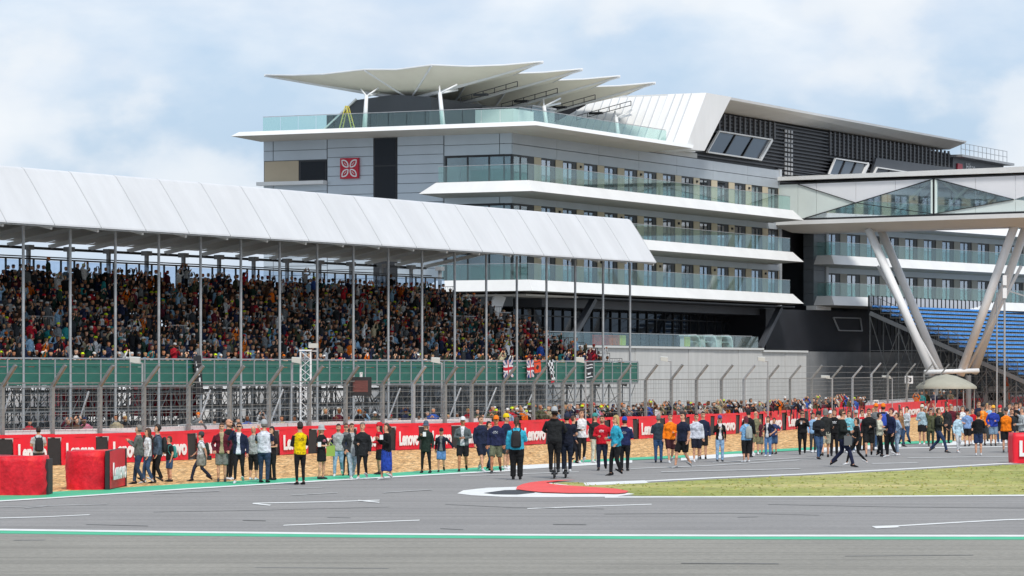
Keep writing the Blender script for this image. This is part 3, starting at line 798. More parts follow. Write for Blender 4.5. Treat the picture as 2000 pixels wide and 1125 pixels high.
for li, zt in enumerate((17.2, 14.04, 10.88)):
    for k in range(13):
        x = 4.29 + 3.27 * k
        if x + 2.2 > W1: continue
        o = link('window', wm, hotel, (x, 0.08, zt - 2.25))
        link('pane', pmn, o)
        c = cms[rr.choice((0, 1, 1, 2, 3, 4))]
        if c: link('curtain', c, o)
        # beige pier to the right of the window
        x2 = min(x + 3.27, W1 - 0.35)
        MB().box(x + 2.17, x2 - 0.02, -0.01, 0.5, zt - 2.25, zt).build('beige_panel', M_beige, hotel)
        if (k + li) % 3 == 1: link('light_fitting', MB().box(0, 0.16, -0.12, -0.012, 0, 0.16).mesh('light_fitting', M_frame), hotel, (x + 2.6, 0, zt - 0.35))
    MB().box(3.2, 4.27, -0.01, 0.5, zt - 2.25, zt).build('beige_panel', M_beige, hotel)
    # spandrel panels above windows
    zn = ZT if li == 0 else zt + 0.98
    h = (zn - zt) / 2
    xs = [0.0 + 6.57 * q for q in range(8)]
    for q in range(7):
        for s_ in range(2):
            MB().box(xs[q] + 0.015, min(xs[q + 1], W1) - 0.015, -0.03, 0.55, zt + 0.01 + s_ * h, zt + (s_ + 1) * h - 0.03).build('cladding_panel', M_panel2, hotel)
# corner glazing: three tall panes on the left face and two on the right, per storey
for zt in (17.2, 14.04, 10.88):
    h = 2.25
    cw = MB()
    for y in (4.8, 3.22, 1.66, 0.0): cw.box(-0.02, 0.08, y - 0.05 + (0.05 if y == 0 else 0), y + 0.05 + (0.05 if y == 0 else 0), zt - h, zt)
    cw.box(-0.02, 0.08, 0.1, 4.75, zt - 0.12, zt - 0.001)
    for x in (0.12, 1.2, 3.1): cw.box(x, x + 0.09, -0.02, 0.08, zt - h, zt - 0.001)
    cw.box(0.22, 3.1, -0.018, 0.08, zt - 0.12, zt - 0.002)
    cw.box(2.3, 3.1, -0.01, 0.07, zt - h, zt - 0.13)
    cwo = cw.build('corner_window', M_frame, hotel)
    for a, b in ((0.1, 1.6), (1.72, 3.16), (3.28, 4.74)):
        MB().box(0.02, 0.03, a, b, zt - h, zt - 0.12).build('pane', M_cglass, cwo)
        for (p, q_) in ((a, a + 0.85), (b - 0.3, b)):
            c = MB(); n = 10
            for k in range(n + 1):
                yy = p + (q_ - p) * k / n; c.v += [(0.2 + 0.06 * (k % 2), yy, zt - h), (0.2 + 0.06 * (k % 2), yy, zt - 0.1)]
            for k in range(n): c.f.append((2 * k, 2 * k + 2, 2 * k + 3, 2 * k + 1)); c.m.append(0)
            c.build('curtain', M_curtain, cwo)
    for a, b in ((0.22, 1.19), (1.3, 2.29)):
        MB().box(a, b, 0.02, 0.03, zt - h, zt - 0.12).build('pane', M_cglass, cwo)
# end wall edge strip
MB().box(W1 - 0.33, W1 + 0.1, -0.1, 0.55, 8.2, ZT + 0.05).build('corner_trim', mat('pale_trim', (0.42, 0.44, 0.46), 0.5), hotel)
MB().box(W1 + 0.1, W1 + 3.2, 1.2, 1.3, 8.0, 16).build('side_glazing', M_wglass, hotel)
mb = MB()
for k in range(4): mb.box(W1 + 0.1 + k, W1 + 0.16 + k, 1.1, 1.22, 8, 16)
for z in (9.5, 11, 12.6, 14.2): mb.box(W1 + 0.1, W1 + 3.2, 1.08, 1.2, z, z + 0.08)
mb.build('side_mullions', M_frame, hotel)

# terrace slab (pointed overhang) and its glass
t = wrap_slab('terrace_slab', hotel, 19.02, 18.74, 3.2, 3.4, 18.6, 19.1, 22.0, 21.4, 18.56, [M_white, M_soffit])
MB().box(0.0, 30, 0.0, DEP, 18.62, 18.98).build('terrace_floor', mat('terrace_paving', (0.45, 0.45, 0.43), 0.8, var=0.08, vscale=1), hotel)
n = 14
for k in range(n):
    o = link('glass_panel', gp_mesh, hotel, (-1.4, -1.2 + k * 1.36, 18.98), math.pi / 2); o.scale = (0.9, 1, 1.06)
for k in range(16):
    o = link('glass_panel', gp_mesh, hotel, (-1.4 + k * 1.45, -1.2, 18.98)); o.scale = (0.96, 1, 1.06)
MB().bar((-1.4, -1.2, 20.1), (-1.4, 17.8, 20.1), 0.05, 0.04).bar((-1.38, -1.2, 20.1), (21.6, -1.2, 20.1), 0.05, 0.04).build('handrail', M_steel, hotel)
# dark glazed penthouse with a raking end
mb = MB(); mb.prism([(1.5, 15.2, 18.98), (1.5, 12.3, 21.25), (1.5, 9.5, 21.5), (1.5, 6.7, 21.25), (1.5, 6.7, 18.98)], (9, 0, 0))
pent = mb.build('penthouse', M_dark2, hotel, fix=True)
for k in range(6):
    y = 6.85 + k * 1.3; z1 = 20.3
    MB().box(1.40, 1.48, y, y + 1.2, 19.05, z1).build('pane', M_dglass, pent)
MB().bar((1.42, 15.2, 19.0), (1.42, 12.3, 21.3), 0.15, 0.1).build('white_edge', M_white, pent)
# small rooftop housings
MB().box(3, 6, 1.4, 4.2, 18.98, 20.4).build('roof_housing', M_white, hotel)
MB().box(9, 12.5, 3, 7.0, 18.98, 21.0).build('glass_lobby', glass('lobby_glass', (0.5, 0.6, 0.62), refl=0.15, density=0.4), hotel)
MB().box(8.9, 12.6, 2.9, 7.1, 21.0, 21.12).build('lobby_roof', M_steel, hotel)
for k in range(5): MB().box(8.95 , 9.03, 3 + k, 3.06 + k, 18.98, 21.0).build('lobby_mullion', M_frame, hotel)

# tensile canopy: a thing of its own standing on the terrace
canopy = empty('tensile_canopy', Bw(0, 0, 18.98), BA, 'cream tensile membrane canopy with pointed wings on white masts over the roof terrace', 'canopy')
ZC = -18.98
def funnel(u0, first=False):
    c = (u0, 8.8, 21.45)
    bd = [(u0 - 3.0, 10.6, 23.05), (u0 - 3.0, 8.2, 22.95), (u0 - 3.0, 5.6, 23.15), (u0 - 2.5, 3.2, 23.0), (u0 - 1.3, 1.2, 23.1), (u0, -1.0, 23.35), (u0 + 1.4, 1.2, 22.95), (u0 + 2.6, 2.4, 22.8),
          (u0 + 3.0, 5.6, 23.05), (u0 + 3.0, 8.2, 22.95), (u0 + 3.0, 10.6, 23.0), (u0 + 2.6, 14.4, 22.8), (u0 + 1.2, 17.2, 22.95), (u0, 20.0, 23.3), (u0 - 1.3, 17.0, 23.05), (u0 - 2.6, 14.0, 22.9)]
    mb = MB(); n = len(bd); K = 6
    for k in range(K + 1):
        s_ = k / K
        for (x, y, z) in bd:
            mb.v.append((c[0] + (x - c[0]) * s_, c[1] + (y - c[1]) * s_, c[2] + (z - c[2]) * (s_ ** 1.25) + ZC))
    for k in range(K):
        for i in range(n):
            j = (i + 1) % n
            mb.f.append((k * n + i, (k + 1) * n + i, (k + 1) * n + j, k * n + j)); mb.m.append(0)
    o = mb.build('membrane', M_membrane, canopy, smooth=True)
    # edge cable and ribs
    e = MB()
    for i in range(n):
        a, b = Vector(bd[i]) + Vector((0, 0, ZC)), Vector(bd[(i + 1) % n]) + Vector((0, 0, ZC))
        e.tube(a, b, 0.055, 5)
    e.build('edge_cable', M_tube_w, canopy)
    cc = Vector(c) + Vector((0, 0, ZC - 0.25))
    for q in (5, 13):
        e = MB().tube(cc, Vector(bd[q]) + Vector((0, 0, ZC - 0.05)), 0.16, 8, r2=0.09); e.build('rib', M_tube_w, canopy)
    for q in (0, 2, 8, 10):
        MB().tube(cc, Vector(bd[q]) + Vector((0, 0, ZC - 0.05)), 0.07, 6).build('strut', M_tube_w, canopy)
    # lighting rail hung under the wing
    for (ya, yb, s_) in ((1.0, 5.2, 1),):
        rl = MB(); z1 = 21.0 + ZC + 1.15; z0 = 21.0 + ZC + 0.25
        rl.tube((u0 + .3, ya, z1), (u0 + .3, yb, z0), 0.03, 4); rl.tube((u0 + .3, ya, z1 - .3), (u0 + .3, yb, z0 - .3), 0.03, 4)
        for k in range(6):
            t_ = k / 5; y_ = ya + (yb - ya) * t_; z_ = z1 + (z0 - z1) * t_
            rl.tube((u0 + .3, y_, z_), (u0 + .3, y_, z_ - .35), 0.03, 4)
        rl.box(u0 + .15, u0 + .45, ya + 2.2, ya + 3.2, z0 + 0.05, z0 + 0.2)
        rl.build('lighting_rail', M_frame, canopy)
for u0 in (2.5, 8.5, 14.45, 20.35): funnel(u0)
for (x, y) in ((-0.5, 10.6), (-0.5, 4.75), (8.5, 1.6), (8.5, 9.0), (14.4, 9.0), (20.0, 1.6), (20.0, 9.0), (2.5, 9.0)):
    mb = MB(); H = 2.35 if x < 0 else 2.0
    lean = 0.25 if y < 6 else -0.15
    mb.tube((x, y, 0), (x, y + lean, H), 0.17, 8, r2=0.12)
    mb.tube((x, y + lean, H - .05), (x + 0.9, y - .55, H + .55), 0.06, 6); mb.tube((x, y + lean, H - .05), (x + 0.9, y + .75, H + .5), 0.06, 6)
    mb.tube((x, y + lean, H - .05), (x + 2.0, y, H + .3), 0.07, 6)
    mb.build('mast', M_tube_w, canopy, smooth=True)
# ladder on the terrace
lad = empty('step_ladder', Bw(-0.8, 11.75, 19.02), BA, 'yellow folding step ladder standing open on the roof terrace', 'ladder')
for s_ in (-1, 1):
    mb = MB()
    for q in (-0.22, 0.22): mb.bar((q, 0.5 * s_, 0), (q * 0.6, 0.03 * s_, 1.65), 0.05, 0.07)
    mb.build('rail', M_yellow, lad)
    for k in range(1, 6):
        t_ = k / 6; MB().bar((-0.22 + .09 * t_, s_ * (0.5 - 0.47 * t_), 1.65 * t_), (0.22 - .09 * t_, s_ * (0.5 - 0.47 * t_), 1.65 * t_), 0.04, 0.03).build('rung', M_steel, lad)

# sloping seamed roof and upper dark block
mb = MB(); y0, y1 = -2.9, 12.0
mb.prism([(21.2, -2.9, 18.72), (24.8, -2.9, 22.86), (30, -2.9, 22.86), (30, -2.9, 18.72)], (0, 2.6, 0))
# main sloped plane with hip at its far end
P = lambda x, y, z: (x, y, z)
mb2 = MB(); mb2.add([P(21.6, -0.3, 18.99), P(24.85, -0.3, 22.84), P(24.85, 5.4, 22.84), P(21.6, 11.5, 18.99), P(29, 5.4, 22.84), P(29, -0.3, 22.84), P(29, 11.5, 18.99), P(29, -0.3, 18.99)],
                   [(0, 1, 2, 3), (1, 5, 4, 2), (3, 2, 4, 6), (0, 3, 6, 7), (0, 7, 5, 1), (7, 6, 4, 5)])
mb2.build('sloping_roof', M_white, hotel, fix=True)
for k in range(20):
    y = -1.85 + k * 0.62
    zt = 22.84 if y < 5.4 else 22.84 - (y - 5.4) / 6.1 * 3.85
    xt = 21.6 + (zt - 18.99) / 3.85 * 3.25
    xb, zb_ = (21.58, 19.02) if y > 0 else (21.4, 19.06)
    if y <= 0: xt, zt = 24.74, 22.86
    MB().bar((xb, y, zb_), (xt - 0.02, y, zt + 0.02), 0.05, 0.09).build('roof_seam', mat('roof_seam_metal', (0.52, 0.54, 0.56), 0.5), hotel)
g = MB(); g.prism([(21.1, -2.95, 18.70), (24.8, -2.95, 22.88), (29.4, -2.95, 22.92), (24.5, -2.95, 18.76)], (0, 2.94, 0)); g.build('roof_end', M_white, hotel, fix=True)
# top roof slab with thin pointed edge and cream soffit
v = [(24.8, -2.9, 22.90), (86.5, -1.1, 23.28), (86.5, 14, 23.28), (24.8, 14, 22.90),
     (24.8, -2.85, 22.72), (86.5, -1.05, 23.14), (86.0, 0.30, 22.55), (27, 0.30, 22.28), (86.0, 14, 22.55), (27, 14, 22.28)]
mb = MB()
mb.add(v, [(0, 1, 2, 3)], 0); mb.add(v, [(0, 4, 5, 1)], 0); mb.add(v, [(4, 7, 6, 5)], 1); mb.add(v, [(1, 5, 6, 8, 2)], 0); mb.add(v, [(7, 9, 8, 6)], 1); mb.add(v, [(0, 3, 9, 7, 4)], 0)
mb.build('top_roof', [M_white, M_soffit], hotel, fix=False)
MB().box(24.9, W1, 0.45, 14, ZT + 0.02, 22.2).build('upper_wall', M_dark, hotel)
MB().box(W1, 86, 0.45, 14, 12.0, 22.2).build('upper_wall', M_dark, hotel)
# louvres: long slats
for k in range(13):
    z = 18.85 + k * 0.27
    x0 = 25.4 + (z - 18.8) * 1.05
    MB().box(x0, 86 if k > 4 else 66, 0.20, 0.42, z, z + 0.10).build('louvre_slat', M_slat, hotel)
for k in range(11):
    z = 16.2 + k * 0.25
    MB().box(46.2, 66, 0.25, 0.42, z, z + 0.09).build('louvre_slat', M_slat, hotel)
fin = MB().box(0, 0.30, 0.1, 0.22, 0, 1).mesh('louvre_fin', mat('fin_metal', (0.075, 0.075, 0.08), 0.5))
for k in range(60):
    x = 27.4 + k * 0.98
    if 45.5 < x < 56.2: continue
    zlo = 20.95 if x < 45.5 else 20.4
    if 25 < x < 31.5: zlo = max(18.9, 20.9)
    o = link('louvre_fin', fin, hotel, (x, 0, zlo)); o.scale = (1, 1, 22.15 - zlo + (x - 27) * 0.004)
# lattice column with pale openings
lat = MB()
for a in range(3):
    for b in range(11): lat.box(47.3 + a * 0.62, 47.62 + a * 0.62, 0.10, 0.18, 18.0 + b * 0.36, 18.22 + b * 0.36)
lat.build('lattice_lights', mat('pale_opening', (0.42, 0.42, 0.42), 0.5), hotel)['kind'] = 'stuff'
# parallelogram windows with white frames
def para_window(x0t, x1t, x0b, x1b, zt, zb, npan):
    f = MB(); w = 0.16; y = -0.1
    pts = [(x0t, y, zt), (x1t, y, zt), (x1b, y, zb), (x0b, y, zb)]
    for i in range(4): f.bar(pts[i], pts[(i + 1) % 4], 0.16, w * .6) if i != 1 else f.bar(pts[i], pts[(i + 1) % 4], 0.2, w * 1.5)
    o = f.build('window', M_white, hotel)
    for k in range(npan):
        a, b = k / npan, (k + 1) / npan - 0.03
        q = MB().prism([(x0t + (x1t - x0t) * a, 0.0, zt - .08), (x0t + (x1t - x0t) * b, 0.0, zt - .08), (x0b + (x1b - x0b) * b, 0.0, zb + .08), (x0b + (x1b - x0b) * a, 0.0, zb + .08)], (0, 0.05, 0))
        q.build('pane', glass('sky_window_glass', (0.16, 0.19, 0.23), refl=0.06, density=0.8), o, fix=True)
        if k: MB().bar((x0t + (x1t - x0t) * a - .06, -0.05, zt), (x0b + (x1b - x0b) * a - .06, -0.05, zb), 0.1, 0.09).build('mullion', M_frame, o)
para_window(33.8, 44.0, 31.6, 41.7, 20.83, 19.17, 3)
para_window(57.4, 64.8, 56.0, 63.2, 20.15, 18.8, 3)
para_window(66.9, 80.0, 65.4, 78.0, 19.95, 18.8, 4)
MB().prism([(65.0, -0.02, 18.2), (67.0, -0.02, 20.75), (86.1, -0.02, 20.95), (86.1, -0.02, 18.2)], (0, 0.22, 0)).build('charcoal_panel', M_dark2, hotel, fix=True)
# lower right block with railing and sign
MB().box(86.1, 100, 0.0, 10, 12, 21.9).build('side_block', M_dark2, hotel)
MB().box(86.0, 100.4, -0.9, 10, 21.9, 22.1).build('side_block_roof', M_steel, hotel)
mb = MB()
for k in range(12): mb.tube((86.2 + k * 1.15, -0.7, 22.1), (86.2 + k * 1.15, -0.7, 23.1), 0.03, 4)
for z in (22.6, 23.1): mb.tube((86.2, -0.7, z), (98.9, -0.7, z), 0.03, 4)
mb.build('roof_railing', M_steel, hotel)
sg = MB().box(87.0, 88.3, -0.12, -0.02, 20.4, 21.4).build('sign_emblem', M_logored, hotel)
o = link('lettering', text_mesh('Hilton', 1.0, M_wtext, fat=0.0), hotel); o.location = (90.6, -0.06, 20.9); 
o = link('lettering', text_mesh('Garden Inn', 0.9, M_wtext, fat=0.0), hotel); o.location = (92.6, -0.06, 20.1)

# ground storey: dark glazed recess, white soffit, columns
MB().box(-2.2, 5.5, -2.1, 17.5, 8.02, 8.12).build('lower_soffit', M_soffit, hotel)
MB().box(5.5, 44, -2.0, 17.5, 8.04, 8.12).build('lower_soffit', M_dark2, hotel)
MB().box(5.0, 45.6, 0.3, 17.5, 7.45, 8.01).build('dark_fascia', M_dark2, hotel)
MB().box(6, 45.6, 3.0, 3.1, 0.0, 8.0).build('lobby_glazing', M_dglass, hotel)
MB().box(0.5, 45.5, 4.4, 17.5, 0, 8.0).build('lobby_wall', M_dark, hotel)
for k in range(26): MB().box(6.0 + k * 1.55, 6.07 + k * 1.55, 2.9, 3.0, 4.8, 8.0).build('mullion', M_frame, hotel)
MB().box(6, 45.6, 2.88, 3.0, 6.9, 6.98).build('transom', M_frame, hotel)
# pale slanted sheets stand in for reflections and furniture shapes in the lobby glass
for (x, w_) in ((16.5, .5), (18.5, .7), (20.3, .5), (31.0, .9), (33.2, .4)):
    MB().prism([(x, 3.6, 7.6), (x + w_, 3.6, 7.6), (x + w_ + 1.4, 3.6, 4.9), (x + 1.1, 3.6, 4.9)], (0, 0.1, 0)).build('cloth_or_reflection', M_curtain, hotel, fix=True)
MB().bar((-1.3, 0.2, 8.05), (-2.2, 1.5, 4.0), 0.9, 0.7).build('column', M_white, hotel)
MB().bar((9.0, -1.6, 8.0), (5.0, -1.6, 4.9), 0.4, 0.35).build('raking_strut', M_dark2, hotel)
MB().bar((42.0, -1.6, 8.0), (38.0, -1.6, 4.9), 0.4, 0.35).build('raking_strut', M_dark2, hotel)

# podium terrace wall: a thing of its own
pod = empty('terrace_wall', BO, BA, 'pale concrete terrace wall with glass balustrade below the hotel', 'wall')
xx = -5.0; i = 0
while xx < 38.6:
    w = min(4.4, 38.8 - xx)
    z1 = 4.86 if xx < 26 else 4.72
    MB().box(xx + 0.02, xx + w - 0.02, -5.0 + (0.0 if i % 2 else 0.02), -4.6, 0, z1 - 0.14).build('concrete_panel', M_concrete, pod)
    MB().box(xx, xx + w, -5.15, -4.4, z1 - 0.138, z1).build('coping', mat('pale_coping', (0.60, 0.60, 0.58), 0.7), pod)
    if xx < 29: 
        for q in range(3): o = link('glass_panel', gp_mesh, pod, (xx + q * 1.46, -4.7, z1)); o.scale = (0.96, 1, 0.8)
    xx += w; i += 1
MB().box(-5, 38.8, -4.6, 3, 0, 4.6).build('terrace_deck', M_concrete2, pod)
MB().box(38.3, 38.8, -4.9, 3, 0, 4.7).build('end_panel', M_concrete, pod)
MB().bar((-5, -4.7, 5.7), (29, -4.7, 5.7), 0.05, 0.04).build('handrail', M_steel, pod)
for x, w, m_ in ((2.6, 2.4, mat('poster_red', hx('b53a2c'), 0.6, var=0.4, vscale=3)), (5.1, 1.6, mat('poster_orange', hx('c85a30'), 0.6, var=0.4, vscale=4)), (6.8, 0.9, M_yellow), (17.4, 0.9, M_yellow)):
    MB().box(x, x + w, -4.55, -4.5, 4.9, 5.55).build('poster', m_, pod)
for k in range(3):
    a = empty('terrace_seat', Bw(19.5 + k * 2.9, -4.0, 4.85), BA, ['white curved terrace seat nearest the yellow poster', 'white curved terrace seat in the middle of three behind the glass', 'white curved terrace seat at the right end of three behind the glass'][k], 'seat', 'white curved seats on the concrete terrace')
    mb = MB(); pts = [(-1.1, 0, 0.82), (0.3, 0, 0.84), (0.75, 0, 0.72), (0.95, 0, 0.4), (1.0, 0, 0.0)]
    for p, q in zip(pts[:-1], pts[1:]): mb.bar(p, q, 0.7, 0.13)
    mb.build('shell', M_tube_w, a); MB().box(-0.9, 0.6, -0.3, 0.3, 0.34, 0.45).build('cushion', M_steel, a); MB().box(-1.0, -0.9, -0.3, 0.3, 0.0, 0.8).build('leg', M_tube_w, a)

# ------------------------------------------------------------------ second hotel wing
WO = Vector((24.3, 264.0, 0)); WA = math.atan2(.825, .565)
wing = empty('hotel_wing', WO, WA, 'further silver hotel wing behind the footbridge legs with long glass balconies', 'building')
MB().box(0.3, 62, 0.6, 15, 0, 17.4).build('core_wall', M_dark2, wing)
MB().box(-6, 62, 7.0, 15, 0, 17.3).build('recess_wall', M_dark, wing)
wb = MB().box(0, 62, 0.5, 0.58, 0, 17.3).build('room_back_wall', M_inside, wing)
for li, zt in enumerate((9.03, 12.19, 15.35)):
    s = wrap_slab('balcony', wing, zt, zt - 0.72, 1.7, 2.2, 0.2, 0.5, 62, 62, zt - 0.88, [M_white, MATS['shaded_soffit']])
    balustrade(s, 1.6, zt, 0.1, 62, wrap=True)
for li, zt in enumerate((17.2, 14.04, 10.88)):
    for k in range(18):
        x = 0.6 + 3.27 * k
        o = link('window', wm, wing, (x, 0.08, zt - 2.25)); link('pane', pmn, o)
        c = cms[rr.choice((0, 1, 2, 3, 4))]
        if c: link('curtain', c, o)
        MB().box(x + 2.17, x + 3.25, -0.01, 0.5, zt - 2.25, zt).build('grey_panel', mat('taupe_panel', (0.30, 0.275, 0.245), 0.7, var=0.05, vscale=1), wing)
    MB().box(0.0, 62, -0.03, 0.5, zt + 0.01, zt + 0.9).build('cladding_panel', M_panel2, wing)
# charcoal pilaster beside the recess
pil = MB()
zz = 8.3
while zz < 17: MB().box(-2.2, -0.35, -0.4, 0.5, zz, zz + 0.9).build('charcoal_panel', mat('charcoal_panel_paint', (0.10, 0.115, 0.13), 0.45, var=0.08, vscale=0.8), wing); zz += 0.92
MB().box(-0.33, 0.02, -0.5, 0.5, 8.0, 17.4).build('corner_trim', MATS['pale_trim'], wing)
MB().box(-2.3, 0.0, -0.7, 0.2, 7.95, 8.28).build('white_base', M_white, wing)
MB().box(-4.6, -2.3, 3.0, 6.9, 0, 17.3).build('recess_wall', M_dark, wing)
# black lower block with outlined window
MB().box(-9.5, 5.6, -0.35, 3.0, 4.75, 7.92).build('black_block', M_dark, wing)
MB().box(5.6, 40, 0.4, 3.0, 4.75, 7.92).build('black_block', M_dark, wing)
f = MB(); pts = [(0.9, -0.42, 7.4), (5.3, -0.42, 7.4), (5.6, -0.42, 6.4), (1.8, -0.42, 6.4)]
for i in range(4): f.bar(pts[i], pts[(i + 1) % 4], 0.1, 0.09)
f.build('window', MATS['pale_trim'], wing)
xx = -9.8
while xx < 14:
    MB().box(xx, xx + 2.9, -1.0, -0.4, 0, 4.72).build('concrete_panel', M_concrete2, wing); xx += 2.93

# ------------------------------------------------------------------ footbridge on V legs
RO = Vector((20.1, 250.0, 0)); RA = math.atan2(-.601, .799)
bridge = empty('footbridge', RO, RA, 'glazed white footbridge raised on slanting tubular legs', 'footbridge')
bridge.location = (20.8, 259.0, -0.115); bridge.scale = (1.036, 1.036, 1.036)
BL = 34.0
M_bp = mat('bridge_pale_panel', (0.68, 0.75, 0.72), 0.25, var=0.05, vscale=0.3)
M_bw = mat('bridge_white_panel', (0.80, 0.81, 0.84), 0.25, var=0.03, vscale=0.3)
# roof
v = [(-0.4, -0.6, 17.55), (BL, -0.6, 17.60), (BL, 4.6, 17.6), (-0.4, 4.6, 17.55), (-0.4, -0.6, 17.28), (BL, -0.6, 17.10), (BL, 4.6, 17.1), (-0.4, 4.6, 17.28)]
MB().add(v, [(0, 1, 2, 3), (0, 4, 5, 1), (4, 7, 6, 5), (1, 5, 6, 2), (0, 3, 7, 4), (3, 2, 6, 7)]).build('roof', M_white, bridge)
MB().box(-0.3, BL, -0.30, 4.3, 16.98, 17.09).build('roof_gap', M_frame, bridge)
# deck: white nose and cream underside
v = [(-0.5, -0.9, 14.28), (BL, -0.9, 14.28), (BL, -0.9, 13.98), (-0.5, -0.9, 13.98), (0.4, 0.6, 13.45), (BL, 0.6, 13.45), (0.4, 3.6, 13.45), (BL, 3.6, 13.45), (-0.5, 5.0, 13.98), (BL, 5.0, 13.98), (-0.5, 5.0, 14.28), (BL, 5.0, 14.28)]
mb = MB(); mb.add(v, [(0, 3, 2, 1)], 0); mb.add(v, [(3, 4, 5, 2)], 1); mb.add(v, [(4, 6, 7, 5)], 1); mb.add(v, [(6, 8, 9, 7)], 1); mb.add(v, [(8, 10, 11, 9)], 0); mb.add(v, [(0, 1, 11, 10)], 0); mb.add(v, [(0, 10, 8, 6, 4, 3)], 0); mb.add(v, [(1, 2, 5, 7, 9, 11)], 0)
mb.build('deck', [M_white, M_soffit], bridge)
MB().box(-0.3, BL, -0.4, 4.3, 14.285, 14.44).build('deck_gap', M_frame, bridge)
ZB, ZU = 14.45, 16.97
def facet(pts, m_, name, y=-0.35, th=0.04):
    return MB().prism([(x, y, z) for x, z in pts], (0, th, 0)).build(name, m_, bridge, fix=True)
A = (12.95, ZU); Mx = (6.44, 15.45); L_ = (2.1, ZB); Bc = (12.95, ZB); Rr = (19.4, 15.3); P2 = (1.5, ZU)
def split_facet(pts, m_, name, cuts):
    """cut the polygon by vertical joints so every sheet is a piece of its own"""
    xs = [min(p[0] for p in pts)] + [c for c in cuts if min(p[0] for p in pts) + .1 < c < max(p[0] for p in pts) - .1] + [max(p[0] for p in pts)]
    for a, b in zip(xs[:-1], xs[1:]):
        poly = pts
        for side, lim in ((1, a + 0.015), (-1, b - 0.015)):
            out = []
            for i in range(len(poly)):
                p, q = poly[i], poly[(i + 1) % len(poly)]
                ip, iq = (p[0] - lim) * side >= 0, (q[0] - lim) * side >= 0
                if ip: out.append(p)
                if ip != iq:
                    t_ = (lim - p[0]) / (q[0] - p[0]); out.append((lim, p[1] + t_ * (q[1] - p[1])))
            poly = out
            if len(poly) < 3: break
        if len(poly) >= 3: facet(poly, m_, name)
cuts = [1.48, 3.08, 6.44, 9.75, 12.95, 16.3, 19.5, 22.8, 26, 29.3]
split_facet([(-0.2, ZB), (-0.2, ZU), (P2[0], ZU), Mx, L_], M_bp, 'opaque_panel', cuts)
split_facet([P2, (A[0] - .25, ZU), Mx], M_bw, 'opaque_panel', cuts)
split_facet([Mx, (A[0] - .1, ZU), (Bc[0] - .1, ZB)], M_bridge_glass, 'clear_panel', cuts)
split_facet([L_, Mx, (Bc[0] - .1, ZB)], M_bridge_glass, 'clear_panel', cuts)
split_facet([(A[0] + .1, ZU), Rr, (Bc[0] + .1, ZB)], M_bridge_glass, 'clear_panel', cuts)
split_facet([(A[0] + .25, ZU), (26, ZU), Rr], M_bw, 'opaque_panel', cuts)
split_facet([Rr, (26, ZU), (BL, ZU), (BL, ZB), (26, ZB)], M_bridge_glass, 'clear_panel', cuts)
split_facet([Rr, (26, ZB), (Bc[0] + .1, ZB)], M_bp, 'opaque_panel', cuts)
for p, q in ((P2, Mx), (L_, Mx), (Mx, A), (Mx, Bc), (A, Rr), (Rr, Bc)):
    MB().bar((p[0], -0.39, p[1]), (q[0], -0.39, q[1]), 0.08, 0.045).build('glazing_bar', M_frame, bridge)
MB().box(12.72, 12.86, -0.42, -0.2, ZB, ZU).box(13.04, 13.18, -0.42, -0.2, ZB, ZU).build('pale_mullion', mat('pale_green_steel', (0.74, 0.84, 0.80), 0.4), bridge)
MB().box(12.87, 13.03, -0.40, -0.25, ZB, ZU).build('dark_mullion', M_frame, bridge)
Mg = MATS['pale_green_steel']
for (x0, x1, y) in ((9.4, 12.6, 0.0), (13.3, 16.4, 0.0), (17.4, 16.6, 0.0), (7.6, 8.4, 0.0), (19.5, 23, 0), (26, 23, 0)):
    zt_ = ZU if x0 > 9 else 16.0
    MB().bar((x0, y - .15, ZB), (x1, y - .15, ZU), 0.14, 0.2).build('truss_diagonal', Mg, bridge) if x0 < x1 else MB().bar((x0, y - .15, ZU), (x1, y - .15, ZB), 0.14, 0.2).build('truss_diagonal', Mg, bridge)
MB().bar((16.4, 0.0, ZB), (13.3, 0.0, ZU), 0.14, 0.2).build('truss_diagonal', Mg, bridge)
for x0, x1 in ((8, 11), (11, 14), (14, 17), (17, 20)):
    MB().bar((x0, 4.0, ZB), (x1, 4.0, ZU), 0.12, 0.12).build('truss_diagonal', MATS['grey_paint'], bridge)
MB().box(-0.2, BL, 4.22, 4.25, ZB, ZU).build('rear_glazing', M_bridge_glass, bridge)
MB().box(0, BL, 3.9, 4.0, ZB, 15.35).build('added_pale_backing', mat('pale_lightening_fill', (0.62, 0.70, 0.68), 0.6), bridge)  # added pale backing, put in to lighten the bridge interior
MB().box(0, BL, -0.2, 4.1, ZB + 0.003, ZB + 0.05).build('walkway_floor', MATS['pale_lightening_fill'], bridge)
for z_ in (15.4,): MB().bar((0, 0.1, z_), (BL, 0.1, z_), 0.05, 0.05).build('handrail', M_steel, bridge)
for k in range(12): MB().box(1 + k * 2.7, 1.06 + k * 2.7, 4.1, 4.2, ZB, ZU).build('rear_mullion', M_frame, bridge)
# V legs
def Rl(px, py, D):
    p = at(px, py, D) - RO; c, s = math.cos(-RA), math.sin(-RA)
    return Vector((c * p.x - s * p.y, s * p.x + c * p.y, p.z))
legs = [((1697, 448, 246), (1822, 732, 243)), ((1722, 450, 249), (1838, 728, 247)), ((1984, 436, 240), (1876, 732, 243)), ((2006, 438, 243), (1902, 728, 247))]
for (t0, b0) in legs:
    a, b = Rl(*t0), Rl(*b0)
    MB().tube(a, b, 0.31, 16).build('leg', M_tube_w, bridge, smooth=True)
MB().tube(Rl(1715, 520, 247), Rl(1832, 722, 244), 0.12, 10).build('tie_tube', M_tube_w, bridge, smooth=True)
MB().tube(Rl(1995, 520, 241), Rl(1890, 722, 245), 0.12, 10).build('tie_tube', M_tube_w, bridge, smooth=True)
MB().tube(Rl(1806, 727, 242), Rl(1912, 724, 243), 0.17, 10).build('base_tube', M_tube_w, bridge, smooth=True)
